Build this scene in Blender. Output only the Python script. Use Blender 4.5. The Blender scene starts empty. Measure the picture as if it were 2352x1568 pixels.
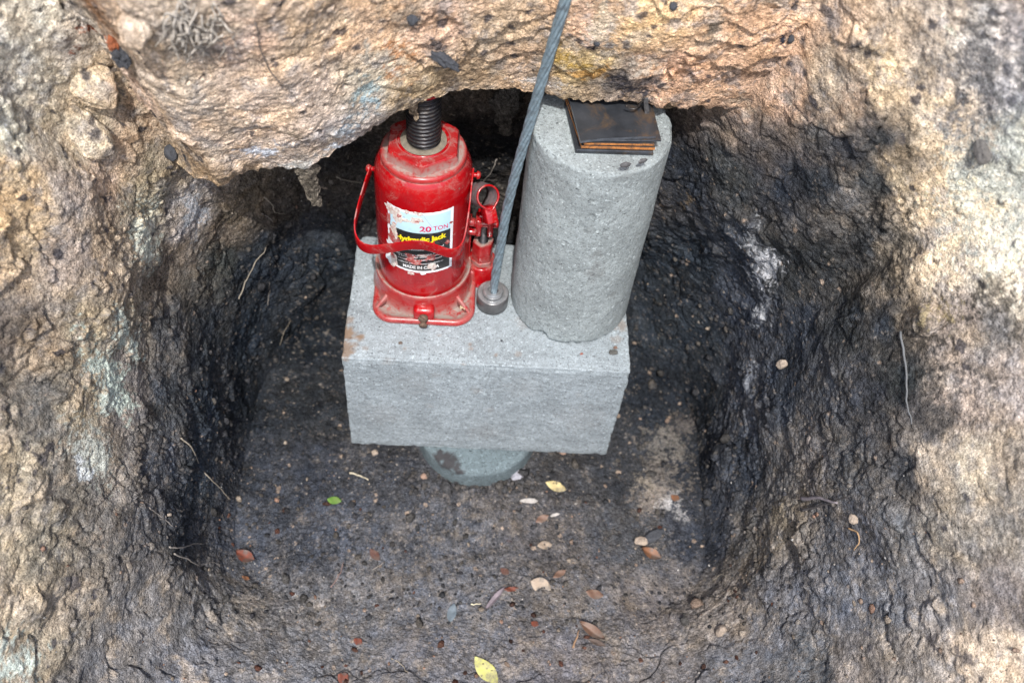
import bpy, bmesh, math, random
import numpy as np
from mathutils import Vector, Matrix
from mathutils.bvhtree import BVHTree

random.seed(7); RNG = np.random.RandomState(11)
scene = bpy.context.scene

# ------------------------------------------------------------------ camera
FPX = 2276.9                       # focal length in pixels of a 2352 px wide picture
PIT, ROLL, YAW = 0.9414, 0.1248, 0.0903
CAM = np.array([-0.0304, -0.5825, 0.8467])
Fv = np.array([math.cos(PIT)*math.sin(YAW), math.cos(PIT)*math.cos(YAW), -math.sin(PIT)])
r0 = np.array([math.cos(YAW), -math.sin(YAW), 0.0]); u0 = np.cross(r0, Fv)
Rv = r0*math.cos(ROLL)+u0*math.sin(ROLL); Uv = -r0*math.sin(ROLL)+u0*math.cos(ROLL)
cd = bpy.data.cameras.new("camera"); cam = bpy.data.objects.new("camera", cd)
scene.collection.objects.link(cam); scene.camera = cam
cam.matrix_world = Matrix([[Rv[i], Uv[i], -Fv[i], CAM[i]] for i in range(3)]+[[0, 0, 0, 1]])
cd.sensor_width = 22.3; cd.lens = 22.3*FPX/2352
cd.clip_start = 0.02; cd.clip_end = 200
cd.dof.use_dof = True; cd.dof.focus_distance = 0.93; cd.dof.aperture_fstop = 3.0

# ------------------------------------------------------------------ light
SUN_TO = Vector((-0.02, -0.53, 0.848)).normalized()
sd = bpy.data.lights.new("sun", 'SUN'); sd.energy = 2.6; sd.angle = math.radians(0.9); sd.color = (1.0, 0.97, 0.93)  # sun lamp standing in for the flash at the camera
so = bpy.data.objects.new("sun", sd); scene.collection.objects.link(so)
so.rotation_euler = SUN_TO.to_track_quat('Z', 'Y').to_euler(); so.location = (0, 0, 3)
w = bpy.data.worlds.new("World"); scene.world = w; w.use_nodes = True
nt = w.node_tree; bg = nt.nodes['Background']; sky = nt.nodes.new('ShaderNodeTexSky')
sky.sky_type = 'NISHITA'; sky.sun_disc = False
sky.sun_elevation = math.asin(SUN_TO.z); sky.sun_rotation = math.atan2(SUN_TO.x, SUN_TO.y) % (2*math.pi)
sky.air_density = 1.0; sky.dust_density = 3.0
nt.links.new(sky.outputs[0], bg.inputs[0]); bg.inputs[1].default_value = 0.15
scene.view_settings.view_transform = 'Standard'; scene.view_settings.look = 'None'
scene.view_settings.gamma = 1; scene.view_settings.exposure = 1.1
try: scene.view_settings.use_curve_mapping = False
except Exception: pass

# ------------------------------------------------------------------ helpers
def ray(px, py):
    d = Fv*FPX+Rv*(px-1176)+Uv*(784-py); return d/np.linalg.norm(d)
def onz(px, py, z):
    d = ray(px, py); return CAM+d*(z-CAM[2])/d[2]
def ony(px, py, y):
    d = ray(px, py); return CAM+d*(y-CAM[1])/d[1]
def onplane(px, py, p0, n):
    d = ray(px, py); p0 = np.array(p0); n = np.array(n)
    return CAM+d*(((p0-CAM)@n)/(d@n))

_perm = RNG.permutation(4096).astype(np.int64)
_perm = np.concatenate([_perm, _perm])
_g = RNG.normal(size=(4096, 3)); _g /= np.linalg.norm(_g, axis=1)[:, None]
_rnd = RNG.rand(4096, 3)
def _hash(i, j, k):
    return _perm[(_perm[(_perm[i & 4095]+j) & 4095]+k) & 4095]
def perlin(P):
    I = np.floor(P).astype(np.int64); f = P-I
    u = f*f*f*(f*(f*6-15)+10); out = 0
    for a in (0, 1):
        wa = u[:, 0] if a else 1-u[:, 0]
        for b in (0, 1):
            wb = u[:, 1] if b else 1-u[:, 1]
            for c in (0, 1):
                wc = u[:, 2] if c else 1-u[:, 2]
                g = _g[_hash(I[:, 0]+a, I[:, 1]+b, I[:, 2]+c)]
                out = out+wa*wb*wc*((f[:, 0]-a)*g[:, 0]+(f[:, 1]-b)*g[:, 1]+(f[:, 2]-c)*g[:, 2])
    return out*1.6
def fbm(P, s, o=4, gain=.5):
    out = 0; a = 1.0
    for k in range(o):
        out = out+a*perlin(P/s+13.7*k); a *= gain; s = s/2.03
    return out
def ridged(P, s, o=3):
    out = 0; a = 1.0
    for k in range(o):
        out = out+a*(1-np.abs(perlin(P/s+7.3*k))*2); a *= .5; s /= 2.1
    return out/1.75
def worley(P):
    I = np.floor(P).astype(np.int64); f = P-I
    F1 = np.full(len(P), 9.0); F2 = np.full(len(P), 9.0); ID = np.zeros(len(P), np.int64)
    for a in (-1, 0, 1):
        for b in (-1, 0, 1):
            for c in (-1, 0, 1):
                h = _hash(I[:, 0]+a, I[:, 1]+b, I[:, 2]+c); r = _rnd[h]
                d = (r[:, 0]+a-f[:, 0])**2+(r[:, 1]+b-f[:, 1])**2+(r[:, 2]+c-f[:, 2])**2
                m = d < F1
                F2 = np.where(m, F1, np.minimum(F2, d)); ID = np.where(m, h, ID); F1 = np.where(m, d, F1)
    return np.sqrt(F1), np.sqrt(F2), ID
def domes(P, s, prob, seed):
    """half buried lumps of random size standing in the surface"""
    w_ = np.stack([perlin(P/s*1.7+seed+q) for q in (0, 5, 9)], -1)*.22
    f1, f2, idd = worley(P/s+seed+w_); r_ = .22+.30*_rnd[idd, 1]
    h = np.sqrt(np.clip(1-(f1/r_)**2, 0, 1))*r_*s*(.5+.6*_rnd[idd, 2]); return h*(_rnd[idd, 0] < prob)
def sstep(a, b, x):
    t = np.clip((x-a)/(b-a), 0, 1); return t*t*(3-2*t)
def lin(c):
    c = np.asarray(c, float)/255.0
    return np.where(c <= .04045, c/12.92, ((c+.055)/1.055)**2.4)

# ---- materials
def mat(name):
    m = bpy.data.materials.new(name); m.use_nodes = True
    return m, m.node_tree, m.node_tree.nodes['Principled BSDF']
def N(t, typ, **k):
    n = t.nodes.new(typ)
    for a, b in k.items():
        if isinstance(a, str) and hasattr(n, a): setattr(n, a, b)
    return n
def L(t, a, b): t.links.new(a, b)
def noise(t, scale, detail=4, rough=.6, vec=None, dist=0):
    n = N(t, 'ShaderNodeTexNoise'); n.inputs['Scale'].default_value = scale
    n.inputs['Detail'].default_value = detail; n.inputs['Roughness'].default_value = rough
    n.inputs['Distortion'].default_value = dist
    if vec is not None: L(t, vec, n.inputs['Vector'])
    return n
def ramp(t, src, stops):
    r = N(t, 'ShaderNodeValToRGB'); e = r.color_ramp.elements
    while len(e) < len(stops): e.new(.5)
    for i, (p, c) in enumerate(stops):
        e[i].position = p; e[i].color = (c, c, c, 1) if not hasattr(c, '__len__') else (*c, 1)
    L(t, src, r.inputs[0]); return r
def mix(t, fac, a, b, mode='MIX'):
    m = N(t, 'ShaderNodeMix'); m.data_type = 'RGBA'; m.blend_type = mode
    for s, v in ((m.inputs[0], fac), (m.inputs[6], a), (m.inputs[7], b)):
        if isinstance(v, bpy.types.NodeSocket): L(t, v, s)
        elif hasattr(v, '__len__'): s.default_value = (*v[:3], 1)
        else: s.default_value = v
    return m.outputs[2]
def bump(t, b, h, strength, dist, prev=None):
    n = N(t, 'ShaderNodeBump'); n.inputs['Strength'].default_value = strength; n.inputs['Distance'].default_value = dist
    L(t, h, n.inputs['Height'])
    if prev is not None: L(t, prev, n.inputs['Normal'])
    L(t, n.outputs[0], b.inputs['Normal']); return n.outputs[0]
def coords(t): return N(t, 'ShaderNodeTexCoord').outputs['Object']

def mat_soil():
    m, t, b = mat('soil'); co = coords(t)
    at = N(t, 'ShaderNodeAttribute'); at.attribute_name = 'tint'
    n1 = noise(t, 260, 6, .7, co); n2 = noise(t, 900, 3, .6, co)
    r1 = ramp(t, n1.outputs[0], [(.3, .5), (.52, 1.0), (.7, 1.4)])
    c = mix(t, 1, at.outputs['Color'], r1.outputs[0], 'MULTIPLY')
    r2 = ramp(t, n2.outputs[0], [(.36, .62), (.5, 1.0), (.66, 1.4)])
    c = mix(t, 1, c, r2.outputs[0], 'MULTIPLY')
    L(t, c, b.inputs['Base Color']); b.inputs['Specular IOR Level'].default_value = .03
    rr = ramp(t, noise(t, 22, 4, .6, co).outputs[0], [(.35, .78), (.6, .97)])
    L(t, rr.outputs[0], b.inputs['Roughness'])
    vo = N(t, 'ShaderNodeTexVoronoi'); vo.inputs['Scale'].default_value = 430; L(t, co, vo.inputs['Vector'])
    vr = ramp(t, vo.outputs['Distance'], [(.0, 1.0), (.65, 0.0)])
    p = bump(t, b, vr.outputs[0], .65, .0018); p = bump(t, b, n1.outputs[0], .55, .003, p); bump(t, b, n2.outputs[0], .8, .0018, p)
    return m
def mat_concrete(name, base, dirt=None):
    m, t, b = mat(name); co = coords(t)
    big = noise(t, 18, 5, .65, co); mid = noise(t, 160, 5, .75, co); fine = noise(t, 700, 3, .7, co)
    base = np.array(base)
    c = ramp(t, big.outputs[0], [(.3, tuple(base*.8)), (.5, tuple(base)), (.7, tuple(base*1.2))]).outputs[0]
    c = mix(t, 1, c, ramp(t, mid.outputs[0], [(.34, .80), (.5, 1.0), (.66, 1.14)]).outputs[0], 'MULTIPLY')
    c = mix(t, 1, c, ramp(t, fine.outputs[0], [(.33, .70), (.48, 1.0), (.68, 1.25)]).outputs[0], 'MULTIPLY')
    vo = N(t, 'ShaderNodeTexVoronoi'); vo.inputs['Scale'].default_value = 150; L(t, co, vo.inputs['Vector'])
    pit = ramp(t, vo.outputs['Distance'], [(.05, 0.0), (.17, 1.0)])
    sel = ramp(t, noise(t, 45, 2, .5, co).outputs[0], [(.46, 0.0), (.54, 1.0)])
    pitm = mix(t, sel.outputs[0], (1, 1, 1), pit.outputs[0])
    c = mix(t, 1, c, ramp(t, pitm, [(0, .45), (1, 1.0)]).outputs[0], 'MULTIPLY')
    spk = ramp(t, noise(t, 420, 2, .5, co).outputs[0], [(.60, 0.0), (.66, .7)]); c = mix(t, spk.outputs[0], c, tuple(base*.38))
    spk2 = ramp(t, noise(t, 330, 2, .5, co, .3).outputs[0], [(.63, 0.0), (.69, .7)]); c = mix(t, spk2.outputs[0], c, tuple(base*1.9))
    if dirt:
        at = N(t, 'ShaderNodeAttribute'); at.attribute_name = 'stain'
        c = mix(t, at.outputs['Fac'], c, dirt)
    L(t, c, b.inputs['Base Color']); b.inputs['Roughness'].default_value = .88; b.inputs['Specular IOR Level'].default_value = .3
    p = bump(t, b, mid.outputs[0], .28, .0016); p = bump(t, b, fine.outputs[0], .4, .001, p); bump(t, b, pitm, .6, .0015, p)
    return m
def mat_paint():
    m, t, b = mat('red_paint'); co = coords(t)
    red = (.29, .002, .004); redd = (.22, .003, .006)
    n = noise(t, 40, 5, .6, co)
    c = ramp(t, n.outputs[0], [(.3, redd), (.6, red)]).outputs[0]
    # pale dust lying on surfaces that face up, and scattered smears
    geo = N(t, 'ShaderNodeNewGeometry'); sep = N(t, 'ShaderNodeSeparateXYZ'); L(t, geo.outputs['True Normal'], sep.inputs[0])
    up = ramp(t, sep.outputs[2], [(.1, 0.0), (.95, 1.0)])
    dn = ramp(t, noise(t, 70, 8, .72, co, .4).outputs[0], [(.5, 0.0), (.66, .7)])
    sm = ramp(t, noise(t, 30, 8, .75, co, .8).outputs[0], [(.55, 0.0), (.75, .5)])
    d = N(t, 'ShaderNodeMath'); d.operation = 'MULTIPLY'; L(t, up.outputs[0], d.inputs[0]); L(t, dn.outputs[0], d.inputs[1])
    d2 = N(t, 'ShaderNodeMath'); d2.operation = 'MAXIMUM'; L(t, d.outputs[0], d2.inputs[0])
    at = N(t, 'ShaderNodeAttribute'); at.attribute_name = 'dust'
    d1 = N(t, 'ShaderNodeMath'); d1.operation = 'MULTIPLY'; L(t, at.outputs['Fac'], d1.inputs[0])
    dn2 = ramp(t, noise(t, 120, 6, .7, co, .3).outputs[0], [(.36, .12), (.54, 1.0)]); L(t, dn2.outputs[0], d1.inputs[1])
    L(t, sm.outputs[0], d2.inputs[1])
    d3 = N(t, 'ShaderNodeMath'); d3.operation = 'MAXIMUM'; L(t, d2.outputs[0], d3.inputs[0]); L(t, d1.outputs[0], d3.inputs[1])
    c = mix(t, d3.outputs[0], c, (.235, .195, .17))
    ch = ramp(t, noise(t, 95, 6, .8, co, 1.0).outputs[0], [(.635, 0.0), (.66, 1.0)])
    c = mix(t, ch.outputs[0], c, (.12, .075, .06))
    L(t, c, b.inputs['Base Color'])
    rr = mix(t, d3.outputs[0], (.17,)*3, (.85,)*3); rr = mix(t, ch.outputs[0], rr, (.8,)*3)
    L(t, rr, b.inputs['Roughness'])
    bump(t, b, ch.outputs[0], -.35, .0006)
    b.inputs['Coat Weight'].default_value = .15; b.inputs['Coat Roughness'].default_value = .2
    return m
def mat_simple(name, col, rough=.5, metal=0, var=.25, scale=120, bumpd=0, dirt=None, spec=.5):
    m, t, b = mat(name); co = coords(t); col = np.array(col)
    n = noise(t, scale, 6, .65, co)
    c = ramp(t, n.outputs[0], [(.3, tuple(col*(1-var))), (.5, tuple(col)), (.72, tuple(np.minimum(col*(1+var), 1)))]).outputs[0]
    if dirt:
        dd = ramp(t, noise(t, scale*.6, 8, .75, co, .6).outputs[0], [(.5, 0.0), (.62, dirt[1])])
        c = mix(t, dd.outputs[0], c, dirt[0])
    L(t, c, b.inputs['Base Color']); b.inputs['Roughness'].default_value = rough; b.inputs['Metallic'].default_value = metal
    b.inputs['Specular IOR Level'].default_value = spec
    if bumpd: bump(t, b, n.outputs[0], .6, bumpd)
    return m
M = {}
M['soil'] = mat_soil()
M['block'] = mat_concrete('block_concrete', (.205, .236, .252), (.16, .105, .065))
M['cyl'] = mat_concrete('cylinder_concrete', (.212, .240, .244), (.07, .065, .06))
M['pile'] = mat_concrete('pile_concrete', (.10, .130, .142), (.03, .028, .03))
M['paint'] = mat_paint()
M['screw'] = mat_simple('oiled_black_steel', (.022, .022, .025), .38, .6, .4, 300, .0002, ((.12, .10, .08), .35))
M['grime'] = mat_simple('greasy_grime', (.14, .12, .09), .9, 0, .4, 200, .0006)
M['steel'] = mat_simple('machined_steel', (.38, .39, .40), .3, .7, .18, 160, 0, ((.10, .085, .07), .35))
M['steelside'] = mat_simple('dark_machined_steel', (.12, .117, .118), .32, .6, .35, 60)
M['cable'] = mat_simple('galvanized_wire', (.16, .215, .25), .42, .3, .35, 220, .0003, ((.06, .065, .07), .6))
M['plate'] = mat_simple('mill_scale_plate', (.045, .05, .058), .3, .5, .5, 35, .0002, ((.16, .10, .05), .65))
M['plateedge'] = mat_simple('grey_plate_edge', (.11, .12, .14), .35, .6, .4, 150, .0003)
M['rust'] = mat_simple('orange_rust', (.32, .125, .03), .9, 0, .5, 260, .0008, ((.05, .035, .03), .9))
M['label_white'] = mat_simple('label_white', (.68, .70, .74), .4, 0, .1, 90, 0, ((.42, .36, .32), .5))
M['label_blue'] = mat_simple('label_pale_blue', (.40, .60, .70), .35, 0, .06, 90, 0, ((.48, .50, .48), .35))
M['label_black'] = mat_simple('label_black', (.012, .013, .014), .35, 0, .3, 90, 0, ((.12, .11, .10), .35))
M['ink_red'] = mat_simple('ink_red', (.52, .02, .09), .4)
M['ink_brightred'] = mat_simple('ink_bright_red', (.62, .02, .015), .4)
M['ink_yellow'] = mat_simple('ink_yellow', (.80, .64, .01), .4, 0, .05)
M['ink_white'] = mat_simple('ink_white', (.72, .73, .74), .4, 0, .1, 90, 0, ((.25, .24, .22), .4))
M['ink_purple'] = mat_simple('ink_purple', (.25, .12, .33), .4)
M['torn'] = mat_simple('torn_paper', (.50, .47, .43), .8, 0, .35, 400, .0006, ((.30, .05, .04), .8))
M['scuff'] = mat_simple('scuffed_red', (.30, .05, .045), .7, 0, .5, 500, .0006, ((.42, .38, .35), .7))
M['valve'] = mat_simple('rusty_brown_bolt', (.10, .065, .045), .8, .2, .5, 300, .0008)
M['socketgrey'] = mat_simple('bare_grey_tube', (.17, .14, .145), .6, .1, .35, 200, .0003, ((.25, .05, .05), .5))

# ---- mesh objects
def link(o, parent=None):
    scene.collection.objects.link(o)
    if parent is not None: o.parent = parent
    return o
def meshobj(name, V, Fc, m, parent=None, smooth=True, attrs=None):
    me = bpy.data.meshes.new(name)
    me.from_pydata([tuple(v) for v in V] if not isinstance(V, list) else V, [], Fc)
    return _fin(name, me, m, parent, smooth, attrs)
def _fin(name, me, m, parent, smooth, attrs):
    if smooth: me.shade_smooth()
    for x in (m if isinstance(m, (list, tuple)) else [m]): me.materials.append(x)
    if attrs:
        for k, a in attrs.items():
            if a.ndim == 2:
                at = me.color_attributes.new(k, 'FLOAT_COLOR', 'POINT')
                d = np.ones((len(me.vertices), 4), np.float32); d[:, :3] = a; at.data.foreach_set('color', d.ravel())
            else:
                at = me.attributes.new(k, 'FLOAT', 'POINT'); at.data.foreach_set('value', a.astype(np.float32))
    o = bpy.data.objects.new(name, me); return link(o, parent)
def fastmesh(name, V, Q, m, parent=None, smooth=True, attrs=None):
    V = np.asarray(V, np.float32); Q = np.asarray(Q, np.int32); k = Q.shape[1]
    me = bpy.data.meshes.new(name); me.vertices.add(len(V)); me.vertices.foreach_set('co', V.ravel())
    me.loops.add(Q.size); me.loops.foreach_set('vertex_index', Q.ravel())
    me.polygons.add(len(Q)); me.polygons.foreach_set('loop_start', np.arange(0, Q.size, k, dtype=np.int32))
    me.update(calc_edges=True); me.validate()
    return _fin(name, me, m, parent, smooth, attrs)
def gridquads(nu, nv, wrap=False):
    i = np.arange(nu if wrap else nu-1); j = np.arange(nv-1); I, J = np.meshgrid(i, j, indexing='ij')
    a = I*nv+J; b = ((I+1) % nu)*nv+J
    return np.stack([a, b, b+1, a+1], -1).reshape(-1, 4)
def lathe(prof, c, n=96, axis=None, start=0):
    """profile [(r,z)...] revolved about a vertical axis through c (x,y)"""
    V = []; 
    for k in range(n):
        a = 2*math.pi*k/n+start
        for r, z in prof: V.append((c[0]+r*math.cos(a), c[1]+r*math.sin(a), z))
    Q = gridquads(n, len(prof), True)
    Q = [tuple(int(x) for x in q) for q in Q]
    if prof[0][0] > 1e-6: Q.append(tuple(k*len(prof) for k in range(n)))
    if prof[-1][0] > 1e-6: Q.append(tuple(k*len(prof)+len(prof)-1 for k in range(n-1, -1, -1)))
    return V, Q
def xf(V, Mx): return [tuple(Mx @ Vector(v)) for v in V]
def join(parts):
    V = []; Q = []
    for v, q in parts:
        b = len(V); V += [tuple(map(float, x)) for x in v]; Q += [tuple(i+b for i in f) for f in q]
    return V, Q
def tube(pts, rad, n=8, cap=True):
    pts = [Vector(p) for p in pts]; V = []; Q = []
    rad = rad if hasattr(rad, '__len__') else [rad]*len(pts)
    up = Vector((.3, .2, 1)).normalized(); m = len(pts)
    for i, p in enumerate(pts):
        t = (pts[min(i+1, m-1)]-pts[max(i-1, 0)]).normalized()
        a = t.cross(up)
        if a.length < 1e-3: a = t.cross(Vector((1, 0, 0)))
        a.normalize(); bb = t.cross(a).normalized(); up = -bb if False else a.cross(t)
        for k in range(n):
            an = 2*math.pi*k/n; V.append(tuple(p+(a*math.cos(an)+bb*math.sin(an))*rad[i]))
    for i in range(m-1):
        for k in range(n):
            k2 = (k+1) % n; Q.append((i*n+k, i*n+k2, (i+1)*n+k2, (i+1)*n+k))
    if cap: Q.append(tuple(range(n-1, -1, -1))); Q.append(tuple((m-1)*n+k for k in range(n)))
    return V, Q
def spline(pts, n=8):
    P = [np.array(p, float) for p in pts]; P = [2*P[0]-P[1]]+P+[2*P[-1]-P[-2]]; out = []
    for i in range(1, len(P)-2):
        for k in range(n):
            t = k/n; a, b, c, d = P[i-1:i+3]
            out.append(.5*((2*b)+(-a+c)*t+(2*a-5*b+4*c-d)*t*t+(-a+3*b-3*c+d)*t**3))
    out.append(P[-2]); return out
def sweep(path, width_dir, w, th):
    """flat strip along path; width along width_dir"""
    path = [Vector(p) for p in path]; V = []; Q = []; m = len(path); wd = Vector(width_dir).normalized()
    prof = [(-.5, -.35), (-.42, -.5), (.42, -.5), (.5, -.35), (.5, .35), (.42, .5), (-.42, .5), (-.5, .35)]; n = len(prof)
    for i, p in enumerate(path):
        t = (path[min(i+1, m-1)]-path[max(i-1, 0)]).normalized(); nn = t.cross(wd).normalized()
        for a, b in prof: V.append(tuple(p+wd*a*w+nn*b*th))
    for i in range(m-1):
        for k in range(n):
            k2 = (k+1) % n; Q.append((i*n+k, i*n+k2, (i+1)*n+k2, (i+1)*n+k))
    Q.append(tuple(range(n-1, -1, -1))); Q.append(tuple((m-1)*n+k for k in range(n)))
    return V, Q
def boxpart(c, s, bev=.001, rot=None):
    bm = bmesh.new(); bmesh.ops.create_cube(bm, size=1)
    for v in bm.verts: v.co = Vector((v.co.x*s[0], v.co.y*s[1], v.co.z*s[2]))
    if bev: bmesh.ops.bevel(bm, geom=bm.edges[:], offset=bev, segments=2, affect='EDGES', profile=.6)
    if rot is not None: bmesh.ops.rotate(bm, verts=bm.verts, cent=(0, 0, 0), matrix=rot)
    bm.verts.ensure_lookup_table(); bm.verts.index_update()
    V = [tuple(v.co+Vector(c)) for v in bm.verts]; Q = [tuple(v.index for v in f.verts) for f in bm.faces]; bm.free()
    return V, Q
def things(o, label, cat, group=None, kind=None):
    o['label'] = label; o['category'] = cat
    if group: o['group'] = group
    if kind: o['kind'] = kind
    return o
def empty(name, loc, label, cat, group=None):
    o = bpy.data.objects.new(name, None); o.location = loc; o.empty_display_size = .02
    link(o); bpy.context.view_layer.update(); return things(o, label, cat, group)
def part(name, vq, m, parent, smooth=True, attrs=None, label=None):
    V, Q = vq; off = parent.location if parent is not None else Vector((0, 0, 0))
    V = [(v[0]-off.x, v[1]-off.y, v[2]-off.z) for v in V]
    o = meshobj(name, V, Q, m, parent, smooth, attrs)
    if label: o['label'] = label
    return o
def sharp(o, ang=35):
    """smooth shading with hard edges where faces meet steeply"""
    me = o.data; bm = bmesh.new(); bm.from_mesh(me)
    for e in bm.edges:
        if len(e.link_faces) == 2 and e.calc_face_angle(0) > math.radians(ang): e.smooth = False
    bm.to_mesh(me); bm.free(); return o

# ------------------------------------------------------------------ colours seen in the pit, by place
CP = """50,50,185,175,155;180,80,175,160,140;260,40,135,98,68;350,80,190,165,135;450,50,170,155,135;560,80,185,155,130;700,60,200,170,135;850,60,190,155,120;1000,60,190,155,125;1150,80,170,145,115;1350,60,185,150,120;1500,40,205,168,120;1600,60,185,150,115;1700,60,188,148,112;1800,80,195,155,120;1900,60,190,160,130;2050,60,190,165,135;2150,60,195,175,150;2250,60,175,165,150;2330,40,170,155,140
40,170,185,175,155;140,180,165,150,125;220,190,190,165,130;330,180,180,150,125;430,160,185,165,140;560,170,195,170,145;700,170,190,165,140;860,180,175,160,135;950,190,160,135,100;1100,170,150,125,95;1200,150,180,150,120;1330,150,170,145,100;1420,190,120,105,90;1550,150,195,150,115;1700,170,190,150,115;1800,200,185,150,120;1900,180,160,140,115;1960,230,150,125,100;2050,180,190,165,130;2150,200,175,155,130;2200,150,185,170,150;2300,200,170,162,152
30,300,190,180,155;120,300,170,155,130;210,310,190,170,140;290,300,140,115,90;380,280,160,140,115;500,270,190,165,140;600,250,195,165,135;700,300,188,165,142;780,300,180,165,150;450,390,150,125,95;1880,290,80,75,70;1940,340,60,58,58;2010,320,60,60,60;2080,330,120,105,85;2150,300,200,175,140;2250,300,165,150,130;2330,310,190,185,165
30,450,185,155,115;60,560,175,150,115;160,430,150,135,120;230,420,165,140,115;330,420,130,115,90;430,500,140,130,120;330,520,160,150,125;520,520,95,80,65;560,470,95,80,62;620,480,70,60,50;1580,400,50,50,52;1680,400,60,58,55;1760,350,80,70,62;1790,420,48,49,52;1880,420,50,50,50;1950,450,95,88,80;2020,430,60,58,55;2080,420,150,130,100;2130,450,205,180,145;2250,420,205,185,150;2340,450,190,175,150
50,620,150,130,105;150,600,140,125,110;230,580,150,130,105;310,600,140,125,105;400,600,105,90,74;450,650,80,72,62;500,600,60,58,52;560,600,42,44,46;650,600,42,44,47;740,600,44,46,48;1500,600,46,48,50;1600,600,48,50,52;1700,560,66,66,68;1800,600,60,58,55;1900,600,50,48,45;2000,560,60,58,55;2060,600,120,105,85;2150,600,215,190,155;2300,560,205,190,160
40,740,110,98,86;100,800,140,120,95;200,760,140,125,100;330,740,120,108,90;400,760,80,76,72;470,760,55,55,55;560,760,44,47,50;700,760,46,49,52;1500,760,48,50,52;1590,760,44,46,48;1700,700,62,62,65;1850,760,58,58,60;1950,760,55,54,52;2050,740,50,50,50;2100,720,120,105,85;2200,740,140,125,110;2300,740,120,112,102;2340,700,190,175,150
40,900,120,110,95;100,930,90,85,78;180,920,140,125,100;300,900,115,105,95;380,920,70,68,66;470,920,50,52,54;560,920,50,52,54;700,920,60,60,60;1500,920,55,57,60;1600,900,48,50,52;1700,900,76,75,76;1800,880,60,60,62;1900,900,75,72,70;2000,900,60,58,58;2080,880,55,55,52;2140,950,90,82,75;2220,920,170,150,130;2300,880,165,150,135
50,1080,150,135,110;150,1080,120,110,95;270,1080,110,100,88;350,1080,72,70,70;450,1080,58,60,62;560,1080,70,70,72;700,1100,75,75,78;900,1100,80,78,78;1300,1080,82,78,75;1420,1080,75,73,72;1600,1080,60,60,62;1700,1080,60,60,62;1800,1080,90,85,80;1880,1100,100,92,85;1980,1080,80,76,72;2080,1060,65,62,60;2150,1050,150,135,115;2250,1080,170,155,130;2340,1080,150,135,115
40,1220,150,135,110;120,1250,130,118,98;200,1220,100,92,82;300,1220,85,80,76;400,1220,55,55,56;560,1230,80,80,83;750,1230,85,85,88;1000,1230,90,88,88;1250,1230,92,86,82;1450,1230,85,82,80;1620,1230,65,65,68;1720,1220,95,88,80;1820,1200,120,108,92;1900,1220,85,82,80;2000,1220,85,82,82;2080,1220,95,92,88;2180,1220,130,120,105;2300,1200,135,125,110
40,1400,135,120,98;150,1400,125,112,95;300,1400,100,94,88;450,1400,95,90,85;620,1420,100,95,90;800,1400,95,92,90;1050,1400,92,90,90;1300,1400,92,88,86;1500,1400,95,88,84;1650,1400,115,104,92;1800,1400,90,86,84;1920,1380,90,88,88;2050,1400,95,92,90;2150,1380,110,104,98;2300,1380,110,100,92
90,1500,130,118,98;250,1530,100,94,88;450,1530,100,97,96;700,1530,98,95,93;1000,1530,95,92,92;1300,1530,98,92,90;1500,1530,100,94,90;1700,1530,88,85,84;1850,1530,80,78,76;1950,1540,110,100,90;2100,1530,120,110,98;2250,1530,170,150,125;2340,1500,175,155,130"""
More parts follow.
